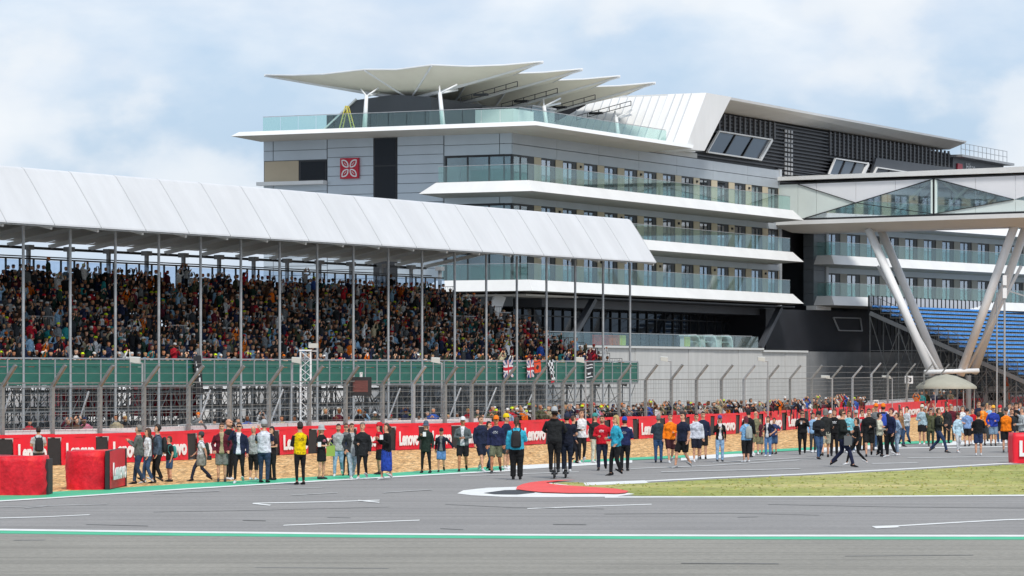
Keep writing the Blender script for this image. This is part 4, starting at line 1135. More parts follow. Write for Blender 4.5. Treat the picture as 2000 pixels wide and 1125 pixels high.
b1, b2 = Rl(1828, 735, 245), Rl(1892, 735, 245)
for b in (b1, b2): MB().tube((b.x, b.y, 0), (b.x, b.y, 2.9), 0.2, 10).build('plinth', M_concrete2, bridge)

# ------------------------------------------------------------------ blue open grandstand at the right
QO = Vector((27.8, 262.0, 0)); QA = math.atan2(.869, .494)
bs = empty('open_grandstand', QO, QA, 'open grandstand of empty blue seats at the far right under the footbridge', 'grandstand')
QL = 38; QR = 16; QR_RISE = 0.347
for r in range(QR):
    y = -r * 0.80; z = 8.05 - r * QR_RISE
    MB().box(0, QL, y - 0.8, y - 0.02, z - 0.07, z).build('deck_step', M_steel_d, bs)
    seat = MB(); x = 0.1
    while x < QL:
        seat.box(x, x + 0.44, y - 0.50, y - 0.14, z + 0.10, z + 0.15); seat.box(x, x + 0.44, y - 0.14, y - 0.09, z + 0.10, z + 0.27); x += 0.5
    o = seat.build('seat_row', M_blue, bs); o['kind'] = 'stuff'
    if r % 1 == 0:
        mb = MB(); mb.tube((-0.1, y - 0.1, z), (-0.1, y - 0.1, z + 1.1), 0.03, 4); mb.tube((-0.1, y - 0.1, z + 1.1), (-0.1, y - 0.9, z + 0.7), 0.025, 4); mb.tube((-0.1, y - 0.1, z + .5), (-0.1, y - 0.9, z + 0.1), 0.025, 4)
        mb.build('end_rail', M_steel_d, bs)
bp_ = MB().box(0.05, 0.75, 0.12, 0.16, 8.25, 9.0).mesh('back_panel', mat('grey_board', (0.52, 0.52, 0.53), 0.6)); bq_ = MB().box(-0.04, 0.04, 0.08, 0.2, 6, 9.08).mesh('back_post', M_frame)
for k in range(43): link('back_panel', bp_, bs, (k * 0.86, 0, 0)); link('back_post', bq_, bs, (k * 0.86, 0, 0))
MB().bar((-0.1, 0, 7.7), (-0.1, -12.9, 2.3), 0.18, 0.3).build('raking_beam', M_pole, bs)
mb = MB()
for x in (-0.1, 2.5, 5, 7.5, 10):
    for k in range(6):
        y = -k * 2.4; zt = 7.6 - k * 1.04
        if zt < 0.8: continue
        mb.tube((x, y, 0), (x, y, zt), 0.05, 4)
        mb.tube((x, y, 0.3), (x, y - 2.4, max(0.3, zt - 1.3)), 0.035, 4); mb.tube((x, y, zt - .2), (x, y - 2.4, 0.3), 0.035, 4)
        for z in (1.6, 3.2, 4.8): 
            if z < zt: mb.tube((x, y, z), (x, y - min(2.4, 2.4 * (zt - z) / 1.2), z), 0.03, 4)
for z in (0.6, 2.2, 3.8): mb.tube((-.1, 0, z), (20, 0, z), .04, 4)
o = mb.build('scaffolding', M_scaf, bs); o['kind'] = 'stuff'

# ------------------------------------------------------------------ trackside furniture
def put(name, px, D, label, cat, rz=0.0, z=0.0, group=None):
    return empty(name, ((px - 1000) * D / FOC, D, z), rz, label, cat, group)
# tyre blocks in worn red tarpaulin
M_redworn = ground_mat('scuffed_red_tarpaulin', hx('b81226'), hx('e0482c'), 0.55, c3=hx('d61c2c'), speck=0.22, sscale=4.5, bump=1.0, bs=4, rough=0.55)
def rounded_box(mb, x0, x1, y0, y1, z0, z1, r, mi=0, rr=None, bulge=0.03):
    pts = []
    for cx, cy, a0 in ((x1 - r, y0 + r, -90), (x1 - r, y1 - r, 0), (x0 + r, y1 - r, 90), (x0 + r, y0 + r, 180)):
        for k in range(5):
            a = math.radians(a0 + k * 22.5); pts.append((cx + r * math.cos(a), cy + r * math.sin(a)))
    # subdivide the long sides
    out = []
    for i in range(len(pts)):
        p, q = pts[i], pts[(i + 1) % len(pts)]
        n = max(1, int(math.hypot(q[0] - p[0], q[1] - p[1]) / 0.18))
        for k in range(n): out.append((p[0] + (q[0] - p[0]) * k / n, p[1] + (q[1] - p[1]) * k / n))
    n = len(out); zs = [z0 + (z1 - z0) * k / 7 for k in range(8)]; cx, cy = (x0 + x1) / 2, (y0 + y1) / 2
    base = len(mb.v)
    for j, z in enumerate(zs):
        for i, (x, y) in enumerate(out):
            w = bulge * math.sin(i * 1.7 + j * 2.1) * math.sin(j * 1.3 + i * 0.4) + 0.035 * math.sin(math.pi * j / 7)
            f = 1 + w * 0.6
            mb.v.append((cx + (x - cx) * f, cy + (y - cy) * f, z + (0.015 * math.sin(i * 0.9) if j == 7 else 0)))
    for j in range(7):
        for i in range(n):
            mb.f.append((base + j * n + i, base + j * n + (i + 1) % n, base + (j + 1) * n + (i + 1) % n, base + (j + 1) * n + i)); mb.m.append(mi)
    mb.f.append(tuple(base + 7 * n + i for i in range(n))); mb.m.append(mi)
t1 = empty('tyre_block', (-12.05, 87.0, 0), 0, 'worn red tyre block cut off by the left edge of the picture', 'tyre block')
mb = MB(); rounded_box(mb, -2.3, -0.02, 0, 1.5, 0, 1.0, 0.42, bulge=0.05); mb.build('tarpaulin', M_redworn, t1, smooth=True)
MB().box(-0.03, 0.05, 0.45, 1.3, 0.0, 0.92).build('black_end', M_black, t1)
t2 = empty('tyre_block', (-10.87, 91.0, 0), 0, 'worn red tyre block with white lettering on its side beside the gravel', 'tyre block')
mb = MB(); rounded_box(mb, -1.2, -0.06, 0, 2.6, 0, 1.03, 0.48, bulge=0.05); mb.build('tarpaulin', M_redworn, t2, smooth=True)
MB().box(-0.10, 0.02, 0.10, 2.9, 0.0, 1.05).build('black_end', M_black, t2)
sb = MB(); sb.v = [(0.03, 0.08, 0.03), (0.12, 2.9, 0.03), (0.12, 2.9, 1.06), (0.03, 0.08, 1.04), (0.05, 1.4, 0.02), (0.09, 1.5, 1.07)]
sb.f = [(0, 4, 5, 3), (4, 1, 2, 5)]; sb.m = [0, 0]
side = sb.build('side_banner', M_red, t2)
o = link('lettering', text_mesh('Lenovo', 0.62, M_wtext, fat=0.022), side); o.rotation_euler = (0, 0, math.radians(90 - 1.8)); o.location = (0.135, 1.5, 0.28); o.scale = (1.28, 1, 1)
MB().box(-0.1, 0.16, 2.9, 2.97, 0, 1.06).build('black_end', M_black, t2)
t3 = empty('tyre_block', (17.42, 117.4, 0), 0, 'bright red block with white lettering at the right edge by the grass', 'tyre block')
mb = MB(); rounded_box(mb, 0, 2.6, 0, 1.2, 0, 1.05, 0.1, bulge=0.01); mb.build('tarpaulin', M_red, t3, smooth=True)
o = link('lettering', text_mesh('Lenovo', 0.72, M_wtext, fat=0.03), t3); o.location = (1.05, -0.07, 0.27); o.scale = (0.8, 1, 1)

# floodlight boxes on thin poles
def lamp_pole(px, py, D, label, h=0.20, w=0.36, arm=0.25):
    top = EYE - (py - HORI) * D / FOC
    r = put('lamp_pole', px, D, label, 'lamp pole', group='white box lamps on thin poles by the fence')
    MB().tube((arm, 0.1, 0), (arm, 0.1, top - .05), 0.035, 6).tube((arm, 0.1, top - .08), (0, 0, top - 0.02), 0.03, 5).build('pole', M_steel, r)
    mb = MB(); mb.add([(-w / 2, -.15, top - .02), (w / 2, -.15, top - .09), (w / 2, .2, top - .09), (-w / 2, .2, top - .02), (-w / 2, -.15, top + h * .75), (w / 2, -.15, top + h * .6), (w / 2, .2, top + h * .8), (-w / 2, .2, top + h * .9)],
                      [(0, 3, 2, 1), (4, 5, 6, 7), (0, 1, 5, 4), (1, 2, 6, 5), (2, 3, 7, 6), (3, 0, 4, 7)]); mb.build('lamp_head', mat('lamp_housing', (0.50, 0.50, 0.46), 0.5), r)
lamp_pole(264, 706, 122, 'white box lamp on a pole in front of the green boards, leftmost')
lamp_pole(579, 706, 133, 'white box lamp beside the lattice tower at its left', arm=-0.2)
lamp_pole(851, 706, 140, 'white box lamp above the wall left of the two national flags')
lamp_pole(1133, 705, 152, 'white box lamp near the right end of the green boards')
lamp_pole(1297, 703, 164, 'white box lamp in front of the pale concrete wall, left one', arm=.35)
lamp_pole(1487, 703, 176, 'white box lamp in front of the pale concrete wall, right one', arm=.35)
lamp_pole(1612, 737, 196, 'low lamp on a pole before the dark concrete wall', h=0.14, w=0.5, arm=.4)
lamp_pole(1731, 737, 222, 'faint low lamp on a pole behind the lone white sign', h=0.14, w=0.55, arm=.4)
# lattice tower
tw = put('lattice_tower', 597, 133.5, 'white lattice truss tower with a lamp on top behind the banners', 'lattice tower')
H = 4.0
for sx, sy in ((-.2, -.2), (.2, -.2), (.2, .2), (-.2, .2)): MB().tube((sx, sy, 0), (sx, sy, H), 0.028, 6).build('chord', M_tube_w, tw)
mb = MB()
for k in range(12):
    z0, z1 = k * H / 12, (k + 1) * H / 12
    for (a, b) in (((-.2, -.2), (.2, -.2)), ((.2, -.2), (.2, .2)), ((.2, .2), (-.2, .2)), ((-.2, .2), (-.2, -.2))):
        if k % 2: a, b = b, a
        mb.tube((*a, z0), (*b, z1), 0.016, 4)
mb.build('lacing', M_tube_w, tw)
MB().box(-.25, .25, -.25, .25, H, H + .05).bar((0, 0, H), (0.45, 0, H + .0), .06, .06).build('head_plate', M_tube_w, tw)
MB().box(.12, .5, -.15, .15, H + .12, H + .30).build('lamp_head', MATS['lamp_housing'], tw)
# screen on a black post
scn = put('track_screen', 704, 134.5, 'small framed screen with a reddish picture on a black post', 'screen')
MB().box(-.44, .44, -.05, .08, 2.22, 2.97).build('screen_case', M_frame, scn)
MB().box(-.30, .30, -.062, -.052, 2.37, 2.83).build('display', mat('display_picture', hx('55302d'), 0.3, col2=hx('6e423e'), vscale=3, stretch=(1, 1, 5)), scn)
MB().box(-.69, -.57, 0, .12, 0, 2.86).box(-.57, -.40, 0.02, .1, 2.76, 2.86).build('post', M_frame, scn)
MB().box(-.03, .08, 0.0, .1, 2.97, 3.16).build('bracket', M_tube_w, scn)
# white sign boards
sg = put('sign_board', 1775, 232, 'white numbered board on a slanting pole near the right', 'sign')
MB().bar((-.45, 0, 0), (0.0, 0, 2.4), 0.09, 0.07).build('pole', mat('pale_wood', (0.45, 0.42, 0.36), 0.7), sg)
bd = MB().box(-.28, .28, -.06, 0, 2.35, 2.88).build('board', M_tube_w, sg)
o = link('lettering', text_mesh('13', 0.40, M_frame, fat=0.01), bd); o.location = (0, -0.075, 2.47)
sg = put('sign_board', 1711, 214, 'small white marker plate with dark dashes on top of the barrier', 'sign')
MB().box(-.15, .15, -.04, 0, 1.12, 1.38).build('board', M_tube_w, sg); MB().box(-.1, -.02, -.05, -.041, 1.18, 1.30).box(.02, .1, -.05, -.041, 1.18, 1.30).build('mark', M_frame, sg)
# camera/antenna mast at right
ms = put('equipment_mast', 1962, 236, 'thin grey mast with white equipment box right of the bridge leg', 'mast')
MB().tube((0, 0, 0), (0, 0, 9.2), 0.075, 8).build('pole', M_steel, ms); MB().box(-.14, .14, -.15, .15, 8.3, 9.0).box(-.13, .13, -.15, .15, 9.2, 9.9).build('equipment_box', M_tube_w, ms); MB().bar((0, 0, 8.9), (1.9, 0, 8.3), 0.09, 0.09).build('arm', M_steel, ms)
ms = put('equipment_mast', 1947, 250, 'thin bare grey pole left of the mast with equipment box', 'mast')
MB().tube((0, 0, 0), (0, 0, 9.0), 0.06, 8).build('pole', M_steel, ms)
for px, D in ((1958, 262), (1905, 262), (1650, 190)):
    pass
# beige marquee under the bridge legs
mq = put('marquee', 1848, 241, 'low beige domed marquee at the foot of the bridge legs', 'marquee')
mb = MB(); nr = 16; prof = [(0.0, 3.0), (0.7, 2.86), (1.4, 2.58), (1.9, 2.3), (2.15, 2.1), (2.15, 1.95)]
for r_, z in prof:
    for i in range(nr):
        a = 2 * math.pi * i / nr; sc_ = 1 + (0.04 if i % 2 else -0.02) * (r_ > 0.5)
        mb.v.append((r_ * math.cos(a) * sc_, r_ * math.sin(a) * sc_, z))
for j in range(len(prof) - 1):
    for i in range(nr): mb.f.append((j * nr + i, j * nr + nr + i, j * nr + nr + (i + 1) % nr, j * nr + (i + 1) % nr)); mb.m.append(0)
mb.build('canopy', mat('beige_canvas', (0.36, 0.35, 0.29), 0.85, var=0.08, vscale=1.5), mq, smooth=True)
for a in range(6):
    MB().tube((2.0 * math.cos(a * 1.047), 2.0 * math.sin(a * 1.047), 0), (2.0 * math.cos(a * 1.047), 2.0 * math.sin(a * 1.047), 2.0), 0.04, 5).build('pole', M_steel, mq)
# traffic cones / orange barriers at the right behind the wall
for px, D, lb in ((1965, 272, 'orange pointed pillar behind the barrier at the right edge of the crowd'),):
    c = put('orange_pillar', px, D, lb, 'pillar')
    MB().tube((0, 0, 0), (0, 0, 2.3), 0.42, 8, r2=0.2).tube((0, 0, 2.3), (0, 0, 2.9), 0.2, 8, r2=0.05).build('body', mat('orange_paint', hx('c8552a'), 0.6), c, smooth=False)
cb = put('kiosk', 1945, 268, 'small pale kiosk behind the barrier near the right edge', 'kiosk')
MB().box(-1, 1, 0, 1.5, 0, 1.9).build('body', mat('pale_grey', (0.5, 0.5, 0.5), 0.6), cb); MB().box(-1.1, 1.1, -.1, 1.6, 1.9, 2.0).build('roof', M_steel, cb); MB().box(-.6, .6, -.02, -.005, .9, 1.6).build('window', M_dglass, cb)
# white marquees seen through the scaffolding
for i, (px, D, w, rd) in enumerate(((60, 185, 6, 0), (250, 200, 7, 0), (330, 180, 3, 1), (470, 205, 7, 0), (640, 215, 8, 0), (780, 225, 6, 0), (170, 178, 3, 1), (900, 232, 5, 0))):
    m_ = put('tent', px, D, ['white tent seen through the scaffolding at the far left', 'white tent behind the scaffolding under the third bay', 'red awning tent behind the scaffolding near the black flag', 'white tent behind the scaffolding near the black flag', 'white tent behind the scaffolding right of the lattice tower', 'white tent behind the scaffolding right of the screen', 'red awning tent behind the scaffolding at the far left', 'white tent behind the scaffolding left of the national flags'][i], 'tent', rz=0.3)
    col = mat('tent_red', hx('b52030'), 0.8) if rd else mat('tent_white', (0.72, 0.72, 0.72), 0.8)
    MB().box(-w / 2, w / 2, 0, 3, 0 if not rd else .8, 2.1).build('wall', col, m_)
    MB().add([(-w / 2 - .1, -.1, 2.1), (w / 2 + .1, -.1, 2.1), (w / 2 + .1, 3.1, 2.1), (-w / 2 - .1, 3.1, 2.1), (-w / 4, 1.5, 3.0), (w / 4, 1.5, 3.0)], [(0, 1, 5, 4), (2, 3, 4, 5), (1, 2, 5), (3, 0, 4)]).build('roof', col, m_)
# rails in front of the standing crowd
cr_ = empty('crowd_rail', (0, 0, 0), 0, 'white and grey crowd rail running just behind the debris fence', 'rail')
mb = MB(); pts = [wall_pt(x, 1.5) for x in range(420, 2040, 30)]
for a, b in zip(pts[:-1], pts[1:]):
    mb.tube(a + Vector((0, 0, 1.22)), b + Vector((0, 0, 1.22)), 0.03, 4, cap=False); mb.tube(a, a + Vector((0, 0, 1.22)), 0.03, 4); mb.tube(a + Vector((0, 0, .7)), b + Vector((0, 0, .7)), 0.02, 4, cap=False)
mb.build('rail', M_tube_w, cr_)

# ------------------------------------------------------------------ flags on the green boards (stand frame, hung proud of the boards)
def cloth_or_reflection(name, x, ztop, w, h, painter, label, mats, nx=16, nz=16, wave=0.05, lean=0.0, narrow=0.0):
    p = S(x, -0.14, 0)
    o_ = empty(name, (p.x, p.y, ztop), SA, label, 'flag')
    mb = MB()
    for j in range(nz + 1):
        for i in range(nx + 1):
            u, v_ = i / nx, j / nz
            ww = w * (1 - narrow * v_)
            mb.v.append((u * ww + lean * v_ + 0.02 * math.sin(v_ * 5), -0.03 - wave * (0.5 + 0.5 * math.sin(u * 11 + v_ * 2)) * (0.3 + v_), -v_ * h - 0.03 * math.sin(u * 6)))
    for j in range(nz):
        for i in range(nx):
            q = j * (nx + 1) + i; mb.f.append((q, q + nx + 1, q + nx + 2, q + 1)); mb.m.append(painter((i + .5) / nx, (j + .5) / nz))
    mb.build('cloth', mats, o_, smooth=True)
fb, fw, fr_ = mat('flag_blue', hx('1c2a66'), 0.8), mat('flag_white', (0.7, 0.7, 0.7), 0.8), mat('flag_red', hx('c01a2c'), 0.8)
def union(u, v):
    a, b = u - .5, v - .5
    if abs(a) < .06 or abs(b) < .09: return 2
    if abs(a) < .11 or abs(b) < .16: return 1
    d = min(abs(b - a), abs(b + a))
    if d < .045: return 2
    if d < .13: return 1
    return 0
def chequer(u, v): return (int(u * 4) + int(v * 7)) % 2
fk = mat('flag_black', (0.02, 0.02, 0.022), 0.8); fo = mat('flag_orange', hx('e0481c'), 0.8)
def sx(px):
    # x in the stand frame of the front boards at picture column px
    r = (px - 1000) / FOC; c, s = math.cos(SA), math.sin(SA)
    return (SO.y * r - SO.x) / (c - r * s)
cloth_or_reflection('national_flag', sx(977), 3.83, 1.15, 0.98, union, 'red white and blue crossed flag on the green boards, left of the pair', [fb, fw, fr_], 22, 22)
cloth_or_reflection('national_flag', sx(1023), 3.83, 0.85, 0.98, union, 'red white and blue crossed flag touching the orange flag', [fb, fw, fr_], 22, 22)
cloth_or_reflection('orange_flag', sx(1037), 3.83, 0.85, 0.72, lambda u, v: 1 if (.12 < v < .2) or (abs(u - .5) + abs(v - .55) < .2) else 0, 'orange flag with a dark crest hanging beside the crossed flag', [fo, fk])
cloth_or_reflection('chequered_flag', sx(1063), 3.85, 0.8, 1.15, chequer, 'black and white chequered flag with a red end hanging twisted', [fk, fw], narrow=0.4, lean=0.4, wave=0.1)
cloth_or_reflection('red_scarf', sx(1070), 3.0, 0.42, 0.45, lambda u, v: 1 if .4 < v < .55 else 0, 'short red scarf hanging below the chequered flag', [fr_, fw])
cloth_or_reflection('black_banner', sx(1138), 3.72, 1.0, 0.95, lambda u, v: 1 if (.12 < v < .2 or .32 < v < .40 or .9 < v < .96 or (abs(u - .5) < .16 and .62 < v < .78)) and .08 < u < .92 else 0, 'black banner with rows of white marks near the right end', [fk, fw], wave=0.02)
cloth_or_reflection('black_flag', sx(371), 3.95, 0.7, 1.9, lambda u, v: 1 if abs(u - .25 - v * .5) < .07 and .1 < v < .95 and int(v * 12) % 3 else 0, 'long black flag with pale figures hanging beside the fourth front post', [fk, fw], lean=0.1, wave=0.12)

# ------------------------------------------------------------------ people
CC = {'black': '1d1d20', 'navy': '1f2740', 'darkblue': '22346a', 'denim': '3c5678', 'ldenim': '86a3bd', 'jeans': '2f4058', 'grey': '6f7274', 'lgrey': 'a9acae', 'dgrey': '3a3d40', 'white': 'd8dadd',
      'cream': 'c9c8b4', 'beige': 'a39878', 'olive': '4d5138', 'khaki': '7d7a5e', 'maroon': '5c1a2a', 'red': 'c4182a', 'yellow': 'e3c400', 'lime': 'c8e030', 'orange': 'ee7c12', 'turq': '36a9c6', 'cyan': '7fc4d0', 'lblue': '8fb4d6',
      'blue': '2a49a8', 'green': '2f6d4a', 'dgreen': '22302a', 'brown': '4a3324', 'blond': 'b59a66', 'greyhair': '77736d', 'darkhair': '231a16', 'pink': 'd98a98', 'purple': '5a4a86', 'slate': '4c5a6b', 'skin1': 'd3a083', 'skin2': 'b9805f', 'skin3': '7a5038', 'teal': '3b8f8a'}
def cc(n, k=0.92): return hx(CC.get(n, n), k)
def ring(c, rx, ry, n=14, ax=None):
    return [(c[0] + rx * math.cos(2 * math.pi * i / n), c[1] + ry * math.sin(2 * math.pi * i / n), c[2]) for i in range(n)]
class Body:
    def __init__(s): s.v = []; s.f = []; s.t = []
    def loft(s, rings, tag_):
        n = len(rings[0]); o = len(s.v)
        for r in rings: s.v += [tuple(p) for p in r]
        for k in range(len(rings) - 1):
            for i in range(n): s.f.append((o + k * n + i, o + k * n + (i + 1) % n, o + (k + 1) * n + (i + 1) % n, o + (k + 1) * n + i)); s.t.append(tag_)
        s.f.append(tuple(o + i for i in range(n))[::-1]); s.t.append(tag_)
        s.f.append(tuple(o + (len(rings) - 1) * n + i for i in range(n))); s.t.append(tag_)
    def limb(s, pts, rad, tag_, n=10, flat=1.0):
        P = [Vector(p) for p in pts]; rings = []
        for k, p in enumerate(P):
            d = (P[min(k + 1, len(P) - 1)] - P[max(k - 1, 0)]).normalized()
            u = Vector((1, 0, 0)) - d * d.x
            if u.length < 0.2: u = Vector((0, 1, 0)) - d * d.y
            u.normalize(); w = d.cross(u)
            rings.append([p + (u * math.cos(2 * math.pi * i / n) + w * math.sin(2 * math.pi * i / n) * flat) * rad[k] for i in range(n)])
        s.loft(rings, tag_)
def tube_mb(mb, pts, rad, n=5, col=0):
    for k in range(len(pts) - 1): mb.tube(pts[k], pts[k + 1], rad[k], n, r2=rad[k + 1], mi=col)
ARMS = {'down': ((.245, .03, 1.12), (.255, -.05, .88)), 'swingF': ((.235, -.08, 1.13), (.225, -.27, .97)), 'swingB': ((.24, .15, 1.15), (.25, .20, .92)), 'front': ((.25, -.02, 1.13), (.07, -.25, 1.12)),
        'chest': ((.25, -.07, 1.15), (.09, -.29, 1.31)), 'face': ((.27, -.20, 1.30), (.11, -.24, 1.56)), 'up': ((.23, -.06, 1.69), (.13, -.06, 1.95)), 'pocket': ((.28, .06, 1.14), (.215, -.09, .95)),
        'hip': ((.37, .07, 1.18), (.21, -.07, 1.03)), 'bars': ((.29, -.08, 1.17), (.24, -.34, 1.12)), 'out': ((.38, -.02, 1.2), (.52, -.1, 1.02)), 'hat': ((.40, .02, 1.5), (.2, -.03, 1.72)), 'behind': ((.28, .14, 1.15), (.08, .2, 1.0))}
PENDING = []
def make_person(px, fy, hy, face, legs, arms, top, bottom, shoe, hair, hat, label, w=1.0, inner=None, coat=False, sleeves='long', skin='skin1', female=False, beard=False, glasses=False, tied=None, printc=None, back=None, hgt=None, tilt=0.0):
    D = EYE * FOC / (fy - HORI)
    H = hgt or (fy - hy) * D / FOC
    H = min(max(H, 1.2), 1.95); k = H / 1.80
    o = empty('person', ((px - 1000) * D / FOC, D, 0), math.radians(face), label, 'person')
    B = Body(); ww = w * (0.92 if female else 1.0)
    hemz, hemk = (0.74, 1.02) if coat else (0.87, 1.0)
    gt = 'bottom'
    # torso
    tz = [(0.80 if bottom[0] != 'skirt' else .8, .13, .10, 'bottom'), (.86, .168, .118, 'bottom'), (.93, .178, .128, 'bottom')]
    B.loft([ring((0, 0.01, z), rx * ww, ry * ww) for z, rx, ry, _ in tz], 'bottom')
    ch = 1.05 if not female else 0.97
    tor = [(hemz, .178 * hemk, .130), (hemz + .02, .190, .140), (.97, .182, .138), (1.06, .166 if female else .176, .128), (1.16, .168, .125), (1.27, .186 * ch, .132 + (.02 if female else 0)), (1.36, .196 * ch, .128), (1.42, .185 * ch, .112), (1.46, .13, .09), (1.49, .085, .075), (1.53, .062, .066)]
    B.loft([ring((0, 0.0 - (0.012 if 1.2 < z < 1.35 else 0), z), rx * (ww if z < 1.4 else 1), ry * (ww if z < 1.4 else 1)) for z, rx, ry in tor], 'top')
    # neck and head
    B.loft([ring((0, 0.0, 1.50), .058, .06), ring((0, -.008, 1.56), .052, .056)], 'skin')
    hd = [(1.545, .030, .040, -.045), (1.555, .048, .058, -.035), (1.59, .064, .082, -.018), (1.63, .073, .094, -.008), (1.67, .078, .100, 0), (1.71, .077, .099, .003), (1.75, .066, .085, .006), (1.78, .042, .055, .006), (1.795, .015, .02, .006)]
    B.loft([ring((0, dy, z), rx, ry) for z, rx, ry, dy in hd], 'head')
    B.loft([ring((0, -.104, 1.625), .014, .018, 8), ring((0, -.112, 1.635), .015, .02, 8), ring((0, -.098, 1.675), .008, .012, 8)], 'head')
    for sx_ in (-1, 1): B.loft([ring((sx_ * .079, .005, 1.625), .010, .018, 8), ring((sx_ * .083, .005, 1.65), .012, .022, 8), ring((sx_ * .081, .005, 1.675), .008, .016, 8)], 'head')
    # arms
    hands = []
    for sgn, an in ((-1, arms[0]), (1, arms[1])):
        e, wr = ARMS[an]
        sh = Vector((sgn * .168 * ch * (0.5 + 0.5 * ww), 0.005, 1.405)); E = Vector((sgn * e[0] * (0.6 + .4 * ww), e[1], e[2])); W = Vector((sgn * wr[0] * (1 if wr[0] < .15 else (0.6 + .4 * ww)), wr[1], wr[2]))
        f = (0.92 if female else 1.0) * (0.7 + .3 * ww)
        loose = 1.12 if coat else 1.0
        if sleeves == 'long':
            B.limb([sh, sh.lerp(E, .35), E, E.lerp(W, .5), W], [.062 * f, .062 * f * loose, .052 * f * loose, .047 * f * loose, .040 * f * loose], 'sleeve')
        elif sleeves == 'none':
            B.limb([sh, sh.lerp(E, .4), E, E.lerp(W, .5), W], [.05 * f, .048 * f, .038 * f, .036 * f, .026], 'skin')
        else:
            B.limb([sh, sh.lerp(E, .35), sh.lerp(E, .72)], [.063 * f, .064 * f, .062 * f], 'sleeve')
            B.limb([sh.lerp(E, .6), E, E.lerp(W, .45), W], [.046 * f, .040 * f, .038 * f, .027], 'skin')
        d = (W - E).normalized()
        B.limb([W - d * .03, W + d * .02, W + d * .085], [.028, .036, .034], 'skin', 8, flat=0.55)
        hands.append((W, d, sgn))
    # legs
    feet = []
    st = {'stand': (0, 0), 'wide': (0, 0), 'walk': (.24, .24), 'stride': (.36, .36), 'step': (.12, .14), 'cross': (.15, .12)}[legs]
    for sgn in (-1, 1):
        hip = Vector((sgn * .088 * ww, 0.01, .90)); fwd = st[0] * (-1 if sgn < 0 else 1)
        sp = .15 if legs == 'wide' else .10
        if legs == 'cross': sp = .03
        if fwd < 0:   # forward leg
            K = Vector((sgn * .1, fwd * .62 - .03, .49)); A = Vector((sgn * sp, fwd, .085)); pitch = 0.15
        elif fwd > 0:
            K = Vector((sgn * .1, fwd * .22 - .05, .48)); A = Vector((sgn * sp, fwd, .15)); pitch = -0.55
        else:
            K = Vector((sgn * (.5 * sp + .05), -.015, .49)); A = Vector((sgn * sp, .02, .085)); pitch = 0
        bt = bottom[0]; g = 0.5 + .5 * ww
        if bt in ('trousers', 'jeans'):
            B.limb([hip, hip.lerp(K, .45), K, K.lerp(A, .45), A + (A - K) * -.04], [.098 * g, .094 * g, .068, .062, .055], 'bottom')
        elif bt == 'baggy':
            B.limb([hip, hip.lerp(K, .45), K, K.lerp(A, .45), A + (A - K) * -.04], [.108 * g, .108 * g, .092, .086, .082], 'bottom')
        elif bt == 'leggings':
            B.limb([hip, hip.lerp(K, .45), K, K.lerp(A, .4), A], [.094 * g, .086 * g, .056, .052, .036], 'bottom')
        elif bt == 'capri':
            m = K.lerp(A, .35)
            B.limb([hip, hip.lerp(K, .5), K, m], [.102 * g, .096 * g, .076, .07], 'bottom'); B.limb([K, K.lerp(A, .4), A], [.052, .05, .033], 'skin')
        elif bt == 'shorts':
            m = hip.lerp(K, .92)
            B.limb([hip, hip.lerp(K, .5), m], [.104 * g, .104 * g, .098 * (.6 + .4 * g)], 'bottom'); B.limb([hip.lerp(K, .6), K, K.lerp(A, .35), A], [.062, .053, .054, .034], 'skin')
        elif bt == 'skirt':
            B.limb([hip, K, K.lerp(A, .35), A], [.08, .053, .052, .033], 'skin')
        elif bt == 'longskirt':
            B.limb([hip, K, K.lerp(A, .4), A], [.07, .05, .045, .033], 'skin')
        B.limb([A + Vector((0, 0, .05)), A - Vector((0, 0, .03))], [.038, .036], 'sock' if bt in ('shorts',) else 'skin', 8)
        # shoe, pitched with the ankle
        cp, sp_ = math.cos(pitch), math.sin(pitch)
        rs = []
        for (yy, zz, rx, rz_) in ((.085, -.045, .02, .03), (.07, -.035, .038, .045), (.0, -.03, .042, .05), (-.09, -.045, .047, .035), (-.16, -.052, .044, .027), (-.195, -.058, .022, .018)):
            y2, z2 = yy * cp - zz * sp_, yy * sp_ + zz * cp
            rs.append([(A.x + rx * math.cos(2 * math.pi * i / 10) + sgn * 0.0, A.y + y2 , A.z + z2 + rz_ * math.sin(2 * math.pi * i / 10)) for i in range(10)])
        B.loft(rs, 'shoe')
    if bottom[0] == 'skirt': B.loft([ring((0, 0, z), r_ * ww, r_ * ww * .78) for z, r_ in ((.97, .17), (.85, .195), (.62, .20), (.60, .18))], 'bottom')
    if bottom[0] == 'longskirt': B.loft([ring((0, 0, z), r_ * ww, r_ * ww * .8) for z, r_ in ((.97, .17), (.85, .19), (.5, .205), (.30, .20), (.28, .17))], 'bottom')
    if tied: B.loft([ring((0, 0.01, z), r_ * ww, r_ * ww * .8) for z, r_ in ((1.0, .18), (.92, .205), (.7, .215), (.58, .20), (.56, .17))], 'tied')
    if top[1] == 'hood': B.loft([ring((0, .05, 1.43), .10, .07), ring((0, .06, 1.48), .12, .085), ring((0, .05, 1.53), .10, .075)], 'top')
    me = bpy.data.meshes.new('body'); me.from_pydata(B.v, [], B.f); me.update()
    bo = link('body', me, o); bo.scale = (k, k, k)
    rm = bo.modifiers.new('r', 'REMESH'); rm.mode = 'VOXEL'; rm.voxel_size = 0.0175 if D < 112 else 0.021; rm.use_smooth_shade = True
    sm_ = bo.modifiers.new('s', 'SMOOTH'); sm_.factor = 0.5; sm_.iterations = 1
    PENDING.append(dict(o=o, body=bo, B=B, hands=hands, k=k, top=top[0], sleeve=top[2] if len(top) > 2 else top[0], bottom=bottom[1], shoe=shoe, skin=skin, inner=inner, beard=beard, glasses=glasses, tied=tied, printc=printc, hair=hair, hair_kind=None, seed=int(px * 7 + fy), back=back))
    # hair
    hk, hcx = hair
